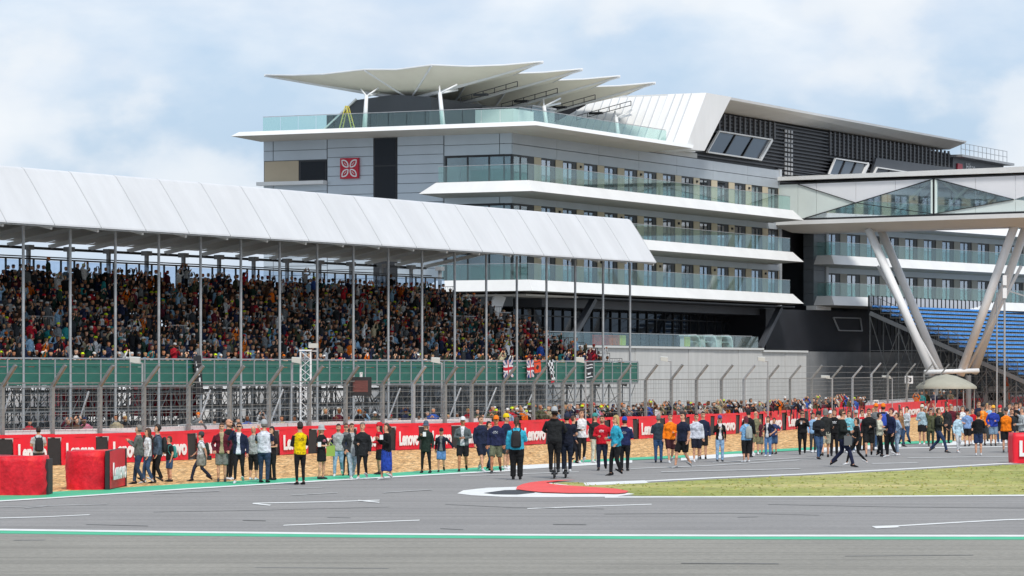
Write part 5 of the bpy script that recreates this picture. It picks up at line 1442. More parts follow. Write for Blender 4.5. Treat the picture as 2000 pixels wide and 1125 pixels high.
    hcol = cc(hcx)
    if hk != 'bald':
        hb = MB(); n = 14
        low = {'short': 1.645, 'bob': 1.56, 'long': 1.36, 'tail': 1.62, 'curly': 1.56}[hk]
        rings = []
        for j in range(8):
            t = j / 7; z = 1.815 - (1.815 - low) * (t ** 1.3)
            for i in range(n):
                a = 2 * math.pi * i / n; sn = math.sin(a)
                rx, ry = .084, .106
                if z > 1.70: q = math.sqrt(max(0.02, 1 - ((z - 1.70) / .118) ** 2)); rx *= q; ry *= q
                if hk in ('long', 'bob') and z < 1.60: rx *= 1.05; ry *= 1.0
                if hk == 'curly': rx *= 1.2 + .05 * math.sin(i * 3 + j * 2); ry *= 1.15
                x = rx * math.cos(a); y = ry * sn + .008
                zz = z
                if sn < -0.25 and z < 1.735: zz = 1.735 + .004 * j     # clear the face
                if sn < 0.1 and sn >= -0.25 and z < 1.66 and hk in ('short', 'tail'): zz = 1.66
                if hk == 'long' and z < 1.5: y += .03
                rings.append((x * k, y * k, zz * k))
        hb.v = rings
        for j in range(7):
            for i in range(n): hb.f.append((j * n + i, (j + 1) * n + i, (j + 1) * n + (i + 1) % n, j * n + (i + 1) % n)); hb.m.append(0)
        hb.f.append(tuple(range(n))[::-1]); hb.m.append(0)
        if hk == 'tail': tube_mb(hb, [(0, .09 * k, 1.72 * k), (0, .15 * k, 1.66 * k), (0, .13 * k, 1.5 * k)], [.03 * k, .035 * k, .012 * k], 6)
        hb.build('hair', mat('hair_' + hcx, hcol, 0.7, var=0.25, vscale=30), o, smooth=True)
    if hat:
        ht, hc = hat; hm = mat('hat_' + hc, cc(hc), 0.85); m = MB(); n = 14
        rows = [(1.70, .092, .114), (1.74, .092, .114), (1.79, .082, .102), (1.825, .055, .07), (1.838, .015, .02)]
        for z, rx, ry in rows: m.v += [(rx * math.cos(2 * math.pi * i / n) * k, (.006 + ry * math.sin(2 * math.pi * i / n)) * k, z * k) for i in range(n)]
        for j in range(len(rows) - 1):
            for i in range(n): m.f.append((j * n + i, j * n + (i + 1) % n, (j + 1) * n + (i + 1) % n, (j + 1) * n + i)); m.m.append(0)
        m.f.append(tuple((len(rows) - 1) * n + i for i in range(n))); m.m.append(0)
        ho = m.build('cap' if ht in ('cap', 'capback') else 'bucket_hat' if ht == 'bucket' else 'beanie', hm, o, smooth=True)
        br = MB()
        if ht in ('cap', 'capback'):
            s_ = -1 if ht == 'cap' else 1
            pts = [(.075 * math.cos(a), s_ * (.09 + .10 * math.sin(a))) for a in [math.pi * q / 8 for q in range(9)]]
            br.prism([(x * k, y * k, 1.715 * k) for x, y in pts], (0, 0, .012 * k)); br.build('brim', hm, ho, fix=True)
        elif ht == 'bucket':
            for z, r_ in ((1.70, 1.0), (1.665, 1.55), (1.655, 1.55), (1.69, 1.0)): br.v += [(.092 * r_ * math.cos(2 * math.pi * i / n) * k, (.006 + .114 * r_ * math.sin(2 * math.pi * i / n)) * k, z * k) for i in range(n)]
            for j in range(3):
                for i in range(n): br.f.append((j * n + i, j * n + (i + 1) % n, (j + 1) * n + (i + 1) % n, (j + 1) * n + i)); br.m.append(0)
            br.build('brim', hm, ho, smooth=True)
    if back:
        bcol, blabel = back
        p = o.location; ca, sa = math.cos(math.radians(face)), math.sin(math.radians(face))
        bx = empty('backpack', (p.x, p.y, 0), math.radians(face), blabel, 'backpack')
        m = MB(); rows = [(.93, .10, .04), (.96, .145, .075), (1.1, .15, .09), (1.28, .14, .08), (1.38, .11, .06), (1.42, .05, .03)]; n = 12
        for z, rx, ry in rows: m.v += [(rx * math.cos(2 * math.pi * i / n) * k, (.205 + ry * math.sin(2 * math.pi * i / n)) * k, z * k) for i in range(n)]
        for j in range(len(rows) - 1):
            for i in range(n): m.f.append((j * n + i, j * n + (i + 1) % n, (j + 1) * n + (i + 1) % n, (j + 1) * n + i)); m.m.append(0)
        m.f.append(tuple(range(n))[::-1]); m.m.append(0); m.f.append(tuple((len(rows) - 1) * n + i for i in range(n))); m.m.append(0)
        bm_ = mat('bag_' + bcol, cc(bcol), 0.8, var=.15, vscale=10)
        m.build('bag_body', bm_, bx, smooth=True)
        MB().box(-.09 * k, .09 * k, .28 * k, .315 * k, .97 * k, 1.15 * k).build('pocket', bm_, bx)
        for s_ in (-1, 1):
            q = MB(); pts = [(s_ * .10, .13, 1.38), (s_ * .12, .02, 1.475), (s_ * .125, -.12, 1.40), (s_ * .14, -.14, 1.25), (s_ * .15, -.02, 1.06), (s_ * .12, .14, 1.0)]
            for a, b in zip(pts[:-1], pts[1:]): q.bar([c_ * k for c_ in a], [c_ * k for c_ in b], .05 * k, .018 * k)
            q.build('strap', bm_, bx)
    return o
def finish_people():
    dg = bpy.context.evaluated_depsgraph_get()
    res = []
    for q in PENDING: res.append(bpy.data.meshes.new_from_object(q['body'].evaluated_get(dg)))
    for q, me in zip(PENDING, res):
        B = q['B']; bvh = BVHTree.FromPolygons(B.v, B.f); rr = random.Random(q['seed'])
        skin = cc(q['skin']); top = cc(q['top']); sl = cc(q['sleeve']); bot = cc(q['bottom']); shoe = cc(q['shoe']); hair = cc(q['hair'][1])
        V = [tuple(v.co) for v in me.vertices]; F = [tuple(p.vertices) for p in me.polygons]; C = []
        for f in F:
            c = Vector((0, 0, 0))
            for i in f: c += Vector(V[i])
            c /= len(f)
            loc, nr, idx, dist = bvh.find_nearest(c)
            t = B.t[idx] if idx is not None else 'top'
            x, y, z = c
            if t == 'head':
                col = skin
                if y < -.05:
                    if abs(z - 1.675) < .012 and .014 < abs(x) < .048: col = tuple(v * .25 for v in skin)
                    if abs(z - 1.698) < .007 and .012 < abs(x) < .052: col = tuple(v * .45 for v in hair)
                    if abs(z - 1.597) < .008 and abs(x) < .026: col = (skin[0] * .72, skin[1] * .45, skin[2] * .45)
                if q['glasses'] and abs(z - 1.675) < .018 and y < -.02: col = (.015, .015, .018)
                if q['beard'] and z < 1.615 and y < .03: col = tuple(a * .35 + b * .65 for a, b in zip(skin, hair))
                if y > 0.0 and z > 1.60 and q['hair'][0] != 'bald': col = hair
            elif t == 'skin': col = skin
            elif t == 'shoe': col = shoe if z > .018 else tuple(v * .5 + .1 for v in shoe)
            elif t == 'sock': col = (.6, .6, .6) if q['shoe'] == 'white' else (.08, .08, .08)
            elif t == 'tied': col = cc(q['tied'])
            elif t == 'sleeve': col = sl
            elif t == 'bottom': col = bot
            else:
                col = top
                if q['inner'] and y < -.03 and abs(x) < .055 + .02 * math.sin(z * 9): col = cc(q['inner'])
                if q['printc'] and 1.25 < z < 1.33 and abs(x) < .085:
                    yy = y if q['printc'][0] != '-' else -y
                    if yy < -.03 and (int((x + .5) * 34) + int(z * 30)) % 2 == 0: col = cc(q['printc'].strip('-'))
                if z > 1.5: col = skin if q['sleeve'] != 'scarf' else col
            C.append(col)
        # fingers: four unequal curled fingers and a thumb, rooted in the palm
        fb_ = MB()
        for W, d, sgn in q['hands']:
            side_ = d.cross(Vector((0, -1, 0)) if abs(d.y) < .8 else Vector((0, 0, 1))).normalized()
            pn = side_.cross(d).normalized()
            if pn.y > 0: pn = -pn
            for fi, (off, ln) in enumerate(((-.027, .066), (-.009, .078), (.009, .073), (.027, .056))):
                r0 = W + d * .07 + side_ * off; kn = r0 + d * ln * .5 + pn * .008; tip = kn + d * ln * .38 + pn * .03
                tube_mb(fb_, [r0, kn, tip], [.0105, .0095, .007], 5)
            th = -side_ * sgn if side_.x * sgn > 0 else side_ * sgn
            r0 = W + d * .02 + th * .022; tube_mb(fb_, [r0, r0 + th * .028 + d * .03 + pn * .01, r0 + th * .03 + d * .062 + pn * .02], [.013, .012, .008], 5)
        o_ = len(V); V += [tuple(p) for p in fb_.v]; F += [tuple(i + o_ for i in f) for f in fb_.f]; C += [skin] * len(fb_.f)
        k = q['k']; V = [(x * k, y * k, z * k) for x, y, z in V]
        nm = bpy.data.meshes.new('body'); nm.from_pydata(V, [], F)
        at_ = nm.color_attributes.new('Col', 'FLOAT_COLOR', 'CORNER')
        buf = []
        for f, c in zip(F, C): buf += [c[0], c[1], c[2], 1.0] * len(f)
        at_.data.foreach_set('color', buf)
        nm.polygons.foreach_set('use_smooth', [True] * len(F)); nm.materials.append(M_person); nm.update()
        b = q['body']; b.modifiers.clear(); b.data = nm; b.scale = (1, 1, 1)
        bpy.data.meshes.remove(me)
T, J, BG, LG, SH, CP, SK, LS = 'trousers', 'jeans', 'baggy', 'leggings', 'shorts', 'capri', 'skirt', 'longskirt'
mp_ = make_person
mp_(271, 946, 829, -100, 'cross', ('chest', 'chest'), ('dgrey6', ''), (J, 'jeans'), 'black', ('short', 'greyhair'), None, 'grey haired man in a dark grey jacket and blue jeans, leftmost by the gravel', w=1.05, coat=True) if False else None
P_ = [
 (271, 946, 830, -100, 'cross', ('chest', 'chest'), ('5f6360', ''), (J, 'jeans'), 'black', ('short', 'greyhair'), None, 'grey haired man in grey jacket and blue jeans facing left beside the lettered tyre block', dict(w=1.05)),
 (289, 944, 836, -75, 'step', ('front', 'down'), ('white', ''), (J, 'denim'), 'white', ('long', 'brown'), None, 'brown haired woman in white top and jeans half hidden behind the grey jacket man', dict(female=True)),
 (308, 944, 829, -80, 'step', ('down', 'down'), ('slate', ''), (T, 'black'), 'dgrey', ('short', 'darkhair'), None, 'dark haired man in slate blue top and black trousers wearing a black backpack', dict(w=1.12, back=('black', 'large black backpack on the man in slate blue top'))),
 (331, 941, 852, -60, 'stand', ('front', 'down'), ('black', ''), (SH, 'denim'), 'black', ('bob', 'brown'), None, 'person in black top and denim shorts behind the large black backpack', dict(sleeves='short', back=('teal', 'small dark teal backpack left of the white shirted boy'))),
 (393, 940, 844, -85, 'stride', ('swingF', 'swingB'), ('white', ''), (J, '2a3145'), 'black', ('short', 'darkhair'), ('cap', 'dgrey'), 'boy in white t-shirt and cap striding left with a grey top tied round him', dict(w=1.1, sleeves='short', tied='8d8f8a', back=('dgreen', 'dark backpack on the boy in white t-shirt'))),
 (433, 941, 826, 5, 'stand', ('pocket', 'pocket'), ('maroon', ''), (SH, '7a7c78'), 'dgrey', ('short', 'brown'), None, 'man in maroon zip jacket and grey shorts facing the camera', dict(w=1.05, inner='beige')),
 (447, 938, 818, 60, 'stand', ('down', 'down'), ('black', ''), (T, 'black'), 'white', ('bald', 'brown'), None, 'bald bearded man in black standing behind the maroon jacket', dict(beard=True)),
 (467, 944, 825, -5, 'step', ('face', 'down'), ('navy', ''), (LG, 'black'), 'white', ('short', 'brown'), None, 'man in sunglasses with white t-shirt under an open navy jacket and black trousers', dict(inner='d9dce6', glasses=True, fullinner=True)),
 (495, 938, 832, 160, 'stand', ('hat', 'front'), ('a3a6a6', ''), (CP, 'black'), 'white', ('bald', 'brown'), None, 'person in grey vest and black cropped leggings raising a bare arm', dict(sleeves='none')),
 (516, 943, 821, 165, 'stand', ('front', 'chest'), ('d5d9e2', '', 'navy'), (J, 'jeans'), 'black', ('short', 'greyhair'), ('cap', 'lgrey'), 'man seen from behind in white t-shirt with navy sleeves, grey cap and jeans', dict(w=1.12, sleeves='short')),
 (531, 938, 833, -40, 'stand', ('chest', 'front'), ('2a2024', ''), (T, 'black'), 'black', ('long', 'darkhair'), None, 'dark haired woman in black holding something, behind the white shirt and grey cap', dict(female=True, sleeves='short')),
 (586, 947, 824, -155, 'stand', ('chest', 'front'), ('yellow', '', 'black'), (LG, 'black'), 'black', ('short', 'darkhair'), None, 'slim person in bright yellow and black jacket and black trousers seen from behind', dict(printc='-black', sleeve_y=True)),
 (628, 936, 831, 55, 'stand', ('front', 'chest'), ('black', ''), (SK, 'black'), 'dgrey', ('long', 'blond'), ('bucket', 'lgrey'), 'woman in pale bucket hat, printed black t-shirt and short black skirt', dict(female=True, sleeves='short', printc='pink')),
 (661, 930, 828, -5, 'walk', ('down', 'down'), ('lgrey', '', 'navy'), (J, 'ldenim'), 'white', ('short', 'darkhair'), None, 'bearded man in pale hoodie with dark sleeves and light blue jeans', dict(beard=True)),
 (676, 929, 827, 0, 'stand', ('down', 'down'), ('grey', ''), (T, 'black'), 'black', ('short', 'brown'), None, 'man in glasses seen between the two men in light jeans', dict(glasses=True)),
 (687, 935, 827, 20, 'walk', ('pocket', 'down'), ('dgrey', ''), (J, 'a5b8c2'), 'white', ('short', 'brown'), None, 'man in open charcoal coat over pale jumper with very pale jeans', dict(coat=True, inner='lgrey', fullinner=True)),
 (708, 936, 825, -15, 'step', ('front', 'down'), ('26282b', ''), (LG, 'black'), 'white', ('short', 'greyhair'), None, 'man in black jacket and black trousers with white shoes, last of the walking four', dict(w=1.05, coat=True)),
 (741, 927, 826, -70, 'stand', ('front', 'front'), ('red', ''), (SH, 'black'), 'black', ('long', 'darkhair'), ('cap', 'red'), 'person in red top and cap behind the woman in blue skirt', dict(female=True)),
 (755, 937, 827, -60, 'step', ('chest', 'chest'), ('161719', ''), (LS, 'blue'), 'white', ('tail', 'brown'), None, 'woman in oversized black hoodie and long blue skirt facing left', dict(female=True, w=1.15, coat=True)),
 (832, 924, 823, -15, 'wide', ('chest', 'down'), ('dgreen', ''), (LG, 'black'), 'black', ('bob', 'blond'), ('bucket', 'slate'), 'woman in bucket hat, dark green coat and black leggings looking at her hands', dict(female=True, w=1.1, coat=True)),
 (862, 922, 837, -5, 'step', ('swingB', 'out'), ('161c2e', ''), (SH, '5f87b8'), 'black', ('short', 'brown'), ('cap', 'black'), 'boy in dark navy jacket and blue denim shorts with his arm swung out', dict(inner='grey')),
 (904, 921, 815, -5, 'walk', ('front', 'front'), ('5c6668', ''), (SH, 'black'), 'black', ('short', 'brown'), ('cap', 'white'), 'man in white cap, grey jacket and black shorts holding his hands together', dict(w=1.1, inner='white', skin='skin2')),
 (939, 920, 812, 35, 'walk', ('down', 'down'), ('navy', ''), (SH, '1a2134'), 'white', ('short', 'brown'), None, 'tall man in navy jumper and navy shorts with white shoes', dict(w=1.05)),
 (955, 919, 823, 60, 'step', ('front', 'down'), ('black', '', 'lgrey'), (J, 'jeans'), 'black', ('short', 'darkhair'), None, 'person in black top and jeans between the navy jumper and the orange cap', dict()),
 (969, 924, 813, -10, 'walk', ('down', 'down'), ('23294a', ''), (SH, '666b55'), 'dgrey', ('short', 'brown'), ('cap', 'orange'), 'man in orange cap, navy printed t-shirt and olive shorts walking forward', dict(w=1.1, printc='lgrey', skin='skin2')),
 (989, 917, 809, 60, 'stand', ('down', 'front'), ('navy', ''), (SH, 'dgrey'), 'white', ('short', 'brown'), ('cap', 'yellow'), 'person in bright yellow cap and navy jacket behind the turquoise jacket', dict()),
 (1009, 937, 815, 175, 'stand', ('front', 'down'), ('turq', ''), (BG, '1a1b1d'), 'black', ('tail', 'brown'), None, 'person seen from behind in turquoise jacket and loose black trousers, nearest the red kerb', dict(w=1.2, coat=False, back=('black', 'small black backpack on the turquoise jacket'))),
 (1083, 934, 801, 175, 'stand', ('bars', 'bars'), ('232527', 'hood'), (T, '1c1c1e'), 'dgrey', ('short', 'darkhair'), ('capback', 'lgrey'), 'man in black hooded top riding a scooter away, white cap backwards', dict(w=1.15, skin='skin3')),
 (1107, 933, 806, 178, 'stand', ('bars', 'bars'), ('151b2c', ''), (T, '1a2233'), 'white', ('short', 'darkhair'), ('cap', 'navy'), 'man in dark navy top and trousers riding the second scooter away', dict(w=1.12, sleeves='short', hgt=1.76)),
 (1096, 905, 813, 10, 'stand', ('down', 'down'), ('222', '') if False else ('dgrey', ''), (T, 'black'), 'black', ('short', 'brown'), ('cap', 'lime'), 'child in lime cap seen between the two scooter riders', dict(hgt=1.45)),
 (1136, 905, 800, 15, 'step', ('front', 'out'), ('e0dede', '', 'black'), (LG, '1a1a1c'), 'white', ('short', 'brown'), None, 'tall slim person in white and black top with black trousers facing the camera', dict(female=True)),
 (1162, 904, 808, 40, 'stand', ('down', 'down'), ('2b2b2b', ''), (T, 'cream'), 'white', ('long', 'brown'), ('cap', 'teal'), 'person in teal cap and cream trousers behind the red jacket', dict()),
 (1176, 919, 811, -10, 'step', ('front', 'pocket'), ('red', ''), (T, '1e2638'), 'black', ('short', 'brown'), None, 'man in bright red jacket with white patches and navy trousers', dict(w=1.08, beard=True, printc='white')),
 (1203, 929, 811, -65, 'step', ('front', 'pocket'), ('turq', ''), (T, 'black'), 'black', ('long', 'blond'), None, 'blonde woman in turquoise jacket and black trousers facing left', dict(female=True, w=1.15)),
 (1220, 920, 815, 165, 'stand', ('front', 'down'), ('212a52', 'hood'), (T, '1b1c20'), 'black', ('short', 'brown'), ('capback', 'blue'), 'person seen from behind in navy hooded top with pale print on the back', dict(w=1.15, printc='-lgrey')),
 (1286, 904, 810, 178, 'stand', ('front', 'front'), ('2c3a44', ''), (J, '35527a'), 'black', ('short', 'greyhair'), None, 'man seen from behind in dark slate jacket and blue jeans', dict(w=1.1)),
 (1309, 904, 808, 10, 'walk', ('down', 'front'), ('orange', ''), (SH, '3a1a20'), 'white', ('short', 'brown'), None, 'man in bright orange jacket and dark maroon shorts', dict(w=1.1, back=None)),
 (1334, 914, 805, -50, 'walk', ('down', 'down'), ('1c2238', ''), (SH, '17181a'), 'lgrey', ('short', 'darkhair'), None, 'big man in navy polo shirt and black shorts walking left', dict(w=1.25, sleeves='short')),
 (1360, 902, 808, 5, 'step', ('down', 'down'), ('c5cad6', '', 'd0d4dc'), (SH, '191d2c'), 'white', ('short', 'darkhair'), None, 'man in pale sweatshirt and dark navy shorts', dict(w=1.08)),
 (1373, 897, 804, 0, 'stand', ('down', 'down'), ('navy', ''), (SH, 'black'), 'black', ('short', 'darkhair'), None, 'man in navy jacket just behind the pale sweatshirt', dict()),
 (1406, 902, 812, 5, 'stand', ('chest', 'swingB'), ('17171a', ''), (J, '8fb0d0'), 'dgrey', ('long', 'darkhair'), ('cap', 'purple'), 'woman in purple cap, black jacket and light blue jeans', dict(female=True, inner='white', printc='beige')),
 (1457, 903, 813, -150, 'stand', ('front', 'front'), ('7db0da', ''), (CP, 'black'), 'white', ('bob', 'maroon'), None, 'red haired woman in light blue shirt and black cropped trousers seen from behind', dict(female=True, w=1.25, sleeves='short', back=('9aa09c', 'small pale grey backpack on the light blue shirt'))),
 (1462, 893, 800, 150, 'stand', ('down', 'down'), ('black', ''), (T, 'black'), 'black', ('short', 'darkhair'), ('cap', 'black'), 'man in black cap and black top beyond the light blue shirt', dict()),
 (1476, 888, 803, 0, 'stand', ('down', 'down'), ('khaki', ''), (SH, 'khaki'), 'white', ('bald', 'brown'), None, 'bald man in khaki shirt behind the maroon top', dict()),
 (1484, 888, 816, -10, 'stand', ('front', 'down'), ('4c1d28', ''), (SH, '6f7060'), 'black', ('long', 'brown'), None, 'woman in maroon top and khaki shorts carrying a bag', dict(female=True, sleeves='short')),
 (1500, 892, 813, -25, 'stand', ('chest', 'hip'), ('1d2238', ''), (J, '5c82b0'), 'white', ('long', 'darkhair'), None, 'dark haired woman in white top, open navy jacket and blue jeans', dict(female=True, inner='white', fullinner=True, sleeves='short')),
 (1512, 887, 816, -30, 'stand', ('down', 'hip'), ('33406a', ''), (SH, 'denim'), 'black', ('short', 'darkhair'), None, 'person in blue top behind the woman with open navy jacket', dict(sleeves='short')),
 (1567, 888, 801, -5, 'step', ('chest', 'chest'), ('1a1a1c', ''), (T, '151517'), 'black', ('short', 'darkhair'), None, 'dark haired man all in black holding a pale drink', dict(w=1.08, glasses=True)),
 (1599, 897, 804, 30, 'step', ('front', 'down'), ('202326', ''), (J, 'denim'), 'black', ('short', 'brown'), ('cap', 'black'), 'man in black jacket and flared blue jeans beside the curly grey head', dict(w=1.08)),
 (1612, 893, 798, 175, 'walk', ('front', 'down'), ('2a2c2c', ''), (SH, 'b9b7a4'), 'black', ('curly', 'greyhair'), None, 'person with bushy grey hair and cream shorts seen from behind', dict(w=1.05)),
 (1629, 891, 799, -5, 'stand', ('front', 'down'), ('151618', ''), (T, 'black'), 'black', ('short', 'brown'), None, 'man in black top with a white chest mark, left of the striding man', dict(printc='white')),
 (1645, 912, 800, 75, 'stride', ('front', 'swingF'), ('1b211f', 'hood'), (T, '1e2540'), 'black', ('short', 'brown'), None, 'man in black hooded jacket and navy trousers striding right, slung with a grey bag', dict(w=1.12, glasses=True)),
 (1673, 908, 816, -75, 'stride', ('front', 'down'), ('17191a', ''), (LG, '121314'), 'white', ('bob', 'darkhair'), None, 'woman in black top and leggings with white shoes, striding left', dict(female=True)),
 (1658, 885, 802, 0, 'stand', ('front', 'down'), ('cyan', ''), (T, 'dgrey'), 'white', ('long', 'brown'), None, 'woman in pale cyan top behind the striding couple', dict(female=True)),
 (1672, 884, 802, 0, 'stand', ('down', 'out'), ('lgrey', ''), (T, 'denim'), 'white', ('short', 'brown'), ('cap', 'lgrey'), 'person in pale cap stretching an arm out behind the woman in black', dict()),
 (1697, 892, 798, -5, 'walk', ('down', 'front'), ('191b1d', ''), (SH, '1d1f20'), 'black', ('short', 'brown'), None, 'tall man in plain black sweatshirt and black shorts', dict(w=1.1)),
 (1711, 880, 789, 0, 'stand', ('down', 'down'), ('grey', ''), (T, 'dgrey'), 'black', ('short', 'brown'), ('cap', 'orange'), 'person in orange cap just behind the cream hoodie', dict()),
 (1725, 880, 789, 170, 'stand', ('down', 'down'), ('navy', ''), (T, 'black'), 'black', ('short', 'brown'), ('cap', 'orange'), 'second orange capped person, wearing a bright blue backpack', dict(back=('blue', 'bright blue backpack among the orange caps'))),
 (1718, 892, 806, 70, 'step', ('front', 'pocket'), ('cream', 'hood'), (T, '1c1d22'), 'dgrey', ('short', 'darkhair'), None, 'person in cream hooded top and black trousers facing right', dict(w=1.05)),
 (1741, 893, 797, -70, 'step', ('front', 'down'), ('1a2140', ''), (T, '15161a'), 'white', ('short', 'maroon'), None, 'red haired man in navy jumper and black trousers facing left', dict(w=1.02)),
 (1752, 890, 806, -80, 'stand', ('front', 'hip'), ('92a9c4', ''), (LG, '8fa4b8'), 'white', ('short', 'brown'), None, 'person in pale blue shirt and trousers behind the navy jumper', dict()),
 (1771, 868, 794, -60, 'step', ('down', 'front'), ('c4cad0', 'hood'), (J, 'denim'), 'black', ('short', 'darkhair'), None, 'man in pale grey hooded top and jeans standing apart near the gravel', dict()),
 (1801, 869, 791, -20, 'stand', ('front', 'down'), ('9fb6c0', ''), (SK, 'black'), 'white', ('long', 'blond'), ('cap', 'cream'), 'woman in pale cap, washed denim shirt and black skirt', dict(female=True, w=1.15)),
 (1818, 872, 799, 0, 'stand', ('up', 'up'), ('olive', ''), (T, '3c4236'), 'dgrey', ('short', 'darkhair'), None, 'person in olive green with both arms raised overhead', dict(coat=True, sleeves='short')),
 (1833, 884, 797, 70, 'stride', ('front', 'swingF'), ('1f2423', ''), (J, '2c3c5c'), 'dgrey', ('short', 'brown'), None, 'man in black jacket and jeans striding right with an olive backpack', dict(w=1.08, back=('olive', 'large olive backpack on the striding man'))),
 (1849, 866, 792, 20, 'stand', ('face', 'down'), ('2a2b2d', ''), (T, 'black'), 'black', ('short', 'brown'), None, 'man in dark clothes behind the olive backpack near the gravel', dict()),
 (1871, 884, 806, 30, 'step', ('down', 'down'), ('b8d6e6', ''), (LG, 'c9ccd0'), 'white', ('bob', 'darkhair'), ('cap', 'brown'), 'person in long pale blue shirt and white leggings', dict(female=True, coat=True)),
 (1889, 872, 799, -20, 'stand', ('front', 'down'), ('7f9cc8', ''), (SH, '17191d'), 'dgrey', ('short', 'darkhair'), ('cap', 'black'), 'man in blue t-shirt and black shorts with crossed arms', dict(sleeves='short', w=1.08)),
 (1911, 890, 804, 178, 'stand', ('chest', 'chest'), ('161719', ''), (SH, '2a3a5c'), 'white', ('short', 'brown'), None, 'bare legged person in black top and navy shorts seen from behind', dict()),
 (1900, 868, 797, -40, 'stand', ('down', 'down'), ('red', ''), (SH, 'black'), 'white', ('short', 'brown'), None, 'person in red top between the blue t-shirt and the orange vest', dict()),
 (1919, 870, 789, 0, 'stand', ('front', 'down'), ('orange', ''), (SH, 'dgrey'), 'black', ('short', 'brown'), ('cap', 'black'), 'man in orange top and black cap behind the bare legged person', dict(inner='e9a04a', fullinner=True)),
 (1912, 861, 783, 10, 'stand', ('down', 'down'), ('navy', ''), (T, 'navy'), 'black', ('short', 'brown'), None, 'man in dark navy standing nearest the wall behind the orange top', dict()),
 (1940, 871, 796, 0, 'stand', ('pocket', 'front'), ('2a3f9c', ''), (SH, '7f97ad'), 'dgrey', ('short', 'brown'), ('cap', 'f0b13a'), 'man in royal blue jacket, amber cap and denim shorts', dict(w=1.12, hgt=1.72)),
 (1933, 862, 789, 0, 'stand', ('down', 'down'), ('lblue', ''), (T, 'dgrey'), 'black', ('short', 'darkhair'), None, 'dark haired man in pale blue shirt behind the royal blue jacket', dict()),
 (1965, 884, 797, -5, 'stand', ('down', 'down'), ('orange', '', 'black'), (SH, '1b1c20'), 'dgrey', ('short', 'brown'), ('cap', 'dgrey'), 'man in orange vest with dark sleeves and black shorts near the right edge', dict(w=1.15)),
 (1976, 883, 798, 10, 'stand', ('down', 'down'), ('2c3033', ''), (J, 'denim'), 'black', ('short', 'brown'), None, 'person in charcoal top and jeans just behind the orange vest', dict()),
 (1985, 872, 786, -20, 'stand', ('face', 'chest'), ('1b1b1d', '', 'lgrey'), (T, 'black'), 'black', ('curly', 'darkhair'), None, 'person in black and white top with dark curly hair at the right edge', dict()),
 (1997, 886, 795, -80, 'stand', ('front', 'front'), ('aab0b0', 'hood'), (T, 'black'), 'black', ('short', 'greyhair'), None, 'grey haired person in pale grey hooded top behind the bright red block', dict(w=1.1)),
 (1120, 905, 812, 100, 'step', ('down', 'front'), ('1c2336', ''), (T, '1a1c24'), 'black', ('short', 'brown'), None, 'person in dark navy partly hidden right of the navy scooter rider', dict()),
 (1588, 884, 806, 20, 'stand', ('down', 'front'), ('lblue', ''), (T, 'dgrey'), 'white', ('long', 'darkhair'), None, 'woman in pale blue top behind the flared jeans', dict(female=True)),
 (1622, 881, 803, -30, 'stand', ('front', 'front'), ('3a3d42', ''), (SH, 'dgrey'), 'white', ('short', 'brown'), ('cap', 'white'), 'man in white cap and charcoal top beyond the bushy grey hair', dict(sleeves='short')),
 (1684, 880, 801, 30, 'stand', ('down', 'down'), ('red', ''), (T, 'black'), 'black', ('short', 'darkhair'), None, 'person in red top beyond the tall black sweatshirt', dict()),
 (1706, 877, 797, -20, 'stand', ('down', 'front'), ('lgrey', ''), (J, 'denim'), 'white', ('short', 'blond'), None, 'fair haired person in pale grey top left of the orange caps', dict()),
 (1759, 872, 799, 50, 'walk', ('down', 'down'), ('8d6a4a', ''), (J, 'jeans'), 'black', ('short', 'brown'), None, 'man in tan top walking between the pale blue shirt and the pale hooded man', dict()),
 (1808, 862, 795, 0, 'stand', ('down', 'front'), ('dgrey', ''), (T, 'black'), 'black', ('short', 'brown'), ('cap', 'lgrey'), 'person in charcoal top behind the washed denim shirt', dict()),
 (1858, 861, 790, -10, 'stand', ('chest', 'down'), ('maroon', ''), (T, 'dgrey'), 'black', ('short', 'greyhair'), None, 'grey haired man in maroon top near the wall', dict()),
 (1880, 863, 793, 20, 'stand', ('front', 'down'), ('white', ''), (SH, 'khaki'), 'white', ('short', 'brown'), None, 'man in white t-shirt and khaki shorts near the wall', dict(sleeves='short')),
 (1928, 857, 788, 0, 'stand', ('down', 'down'), ('beige', ''), (T, 'dgrey'), 'black', ('bob', 'blond'), None, 'fair haired person in beige top nearest the wall at right', dict(female=True)),
 (1953, 867, 792, -40, 'stand', ('front', 'front'), ('dgreen', ''), (J, 'denim'), 'white', ('short', 'brown'), ('cap', 'red'), 'person in red cap and dark green top between the royal blue jacket and orange vest', dict()),
 (1972, 862, 788, 20, 'stand', ('down', 'down'), ('white', ''), (T, 'navy'), 'white', ('short', 'darkhair'), None, 'person in white top beyond the orange vest', dict()),
 (1992, 860, 786, 0, 'stand', ('down', 'down'), ('ldenim', ''), (T, 'dgrey'), 'black', ('short', 'brown'), None, 'person in washed denim shirt beyond the dark curly hair', dict()),
 (75, 933, 833, -165, 'stand', ('front', 'front'), ('b9bdbd', ''), (T, 'dgrey'), 'black', ('short', 'darkhair'), None, 'person in pale grey t-shirt between the two worn tyre blocks', dict(w=1.1, sleeves='short', back=('black', 'black backpack on the person between the worn tyre blocks'))),
]
for row in P_:
    kw = dict(row[12]); kw.pop('fullinner', None); kw.pop('sleeve_y', None)
    pe = make_person(*row[:12], **kw)
    if 'scooter' in row[11] and 'riding' in row[11]: pe.location.z = 0.165
finish_people()
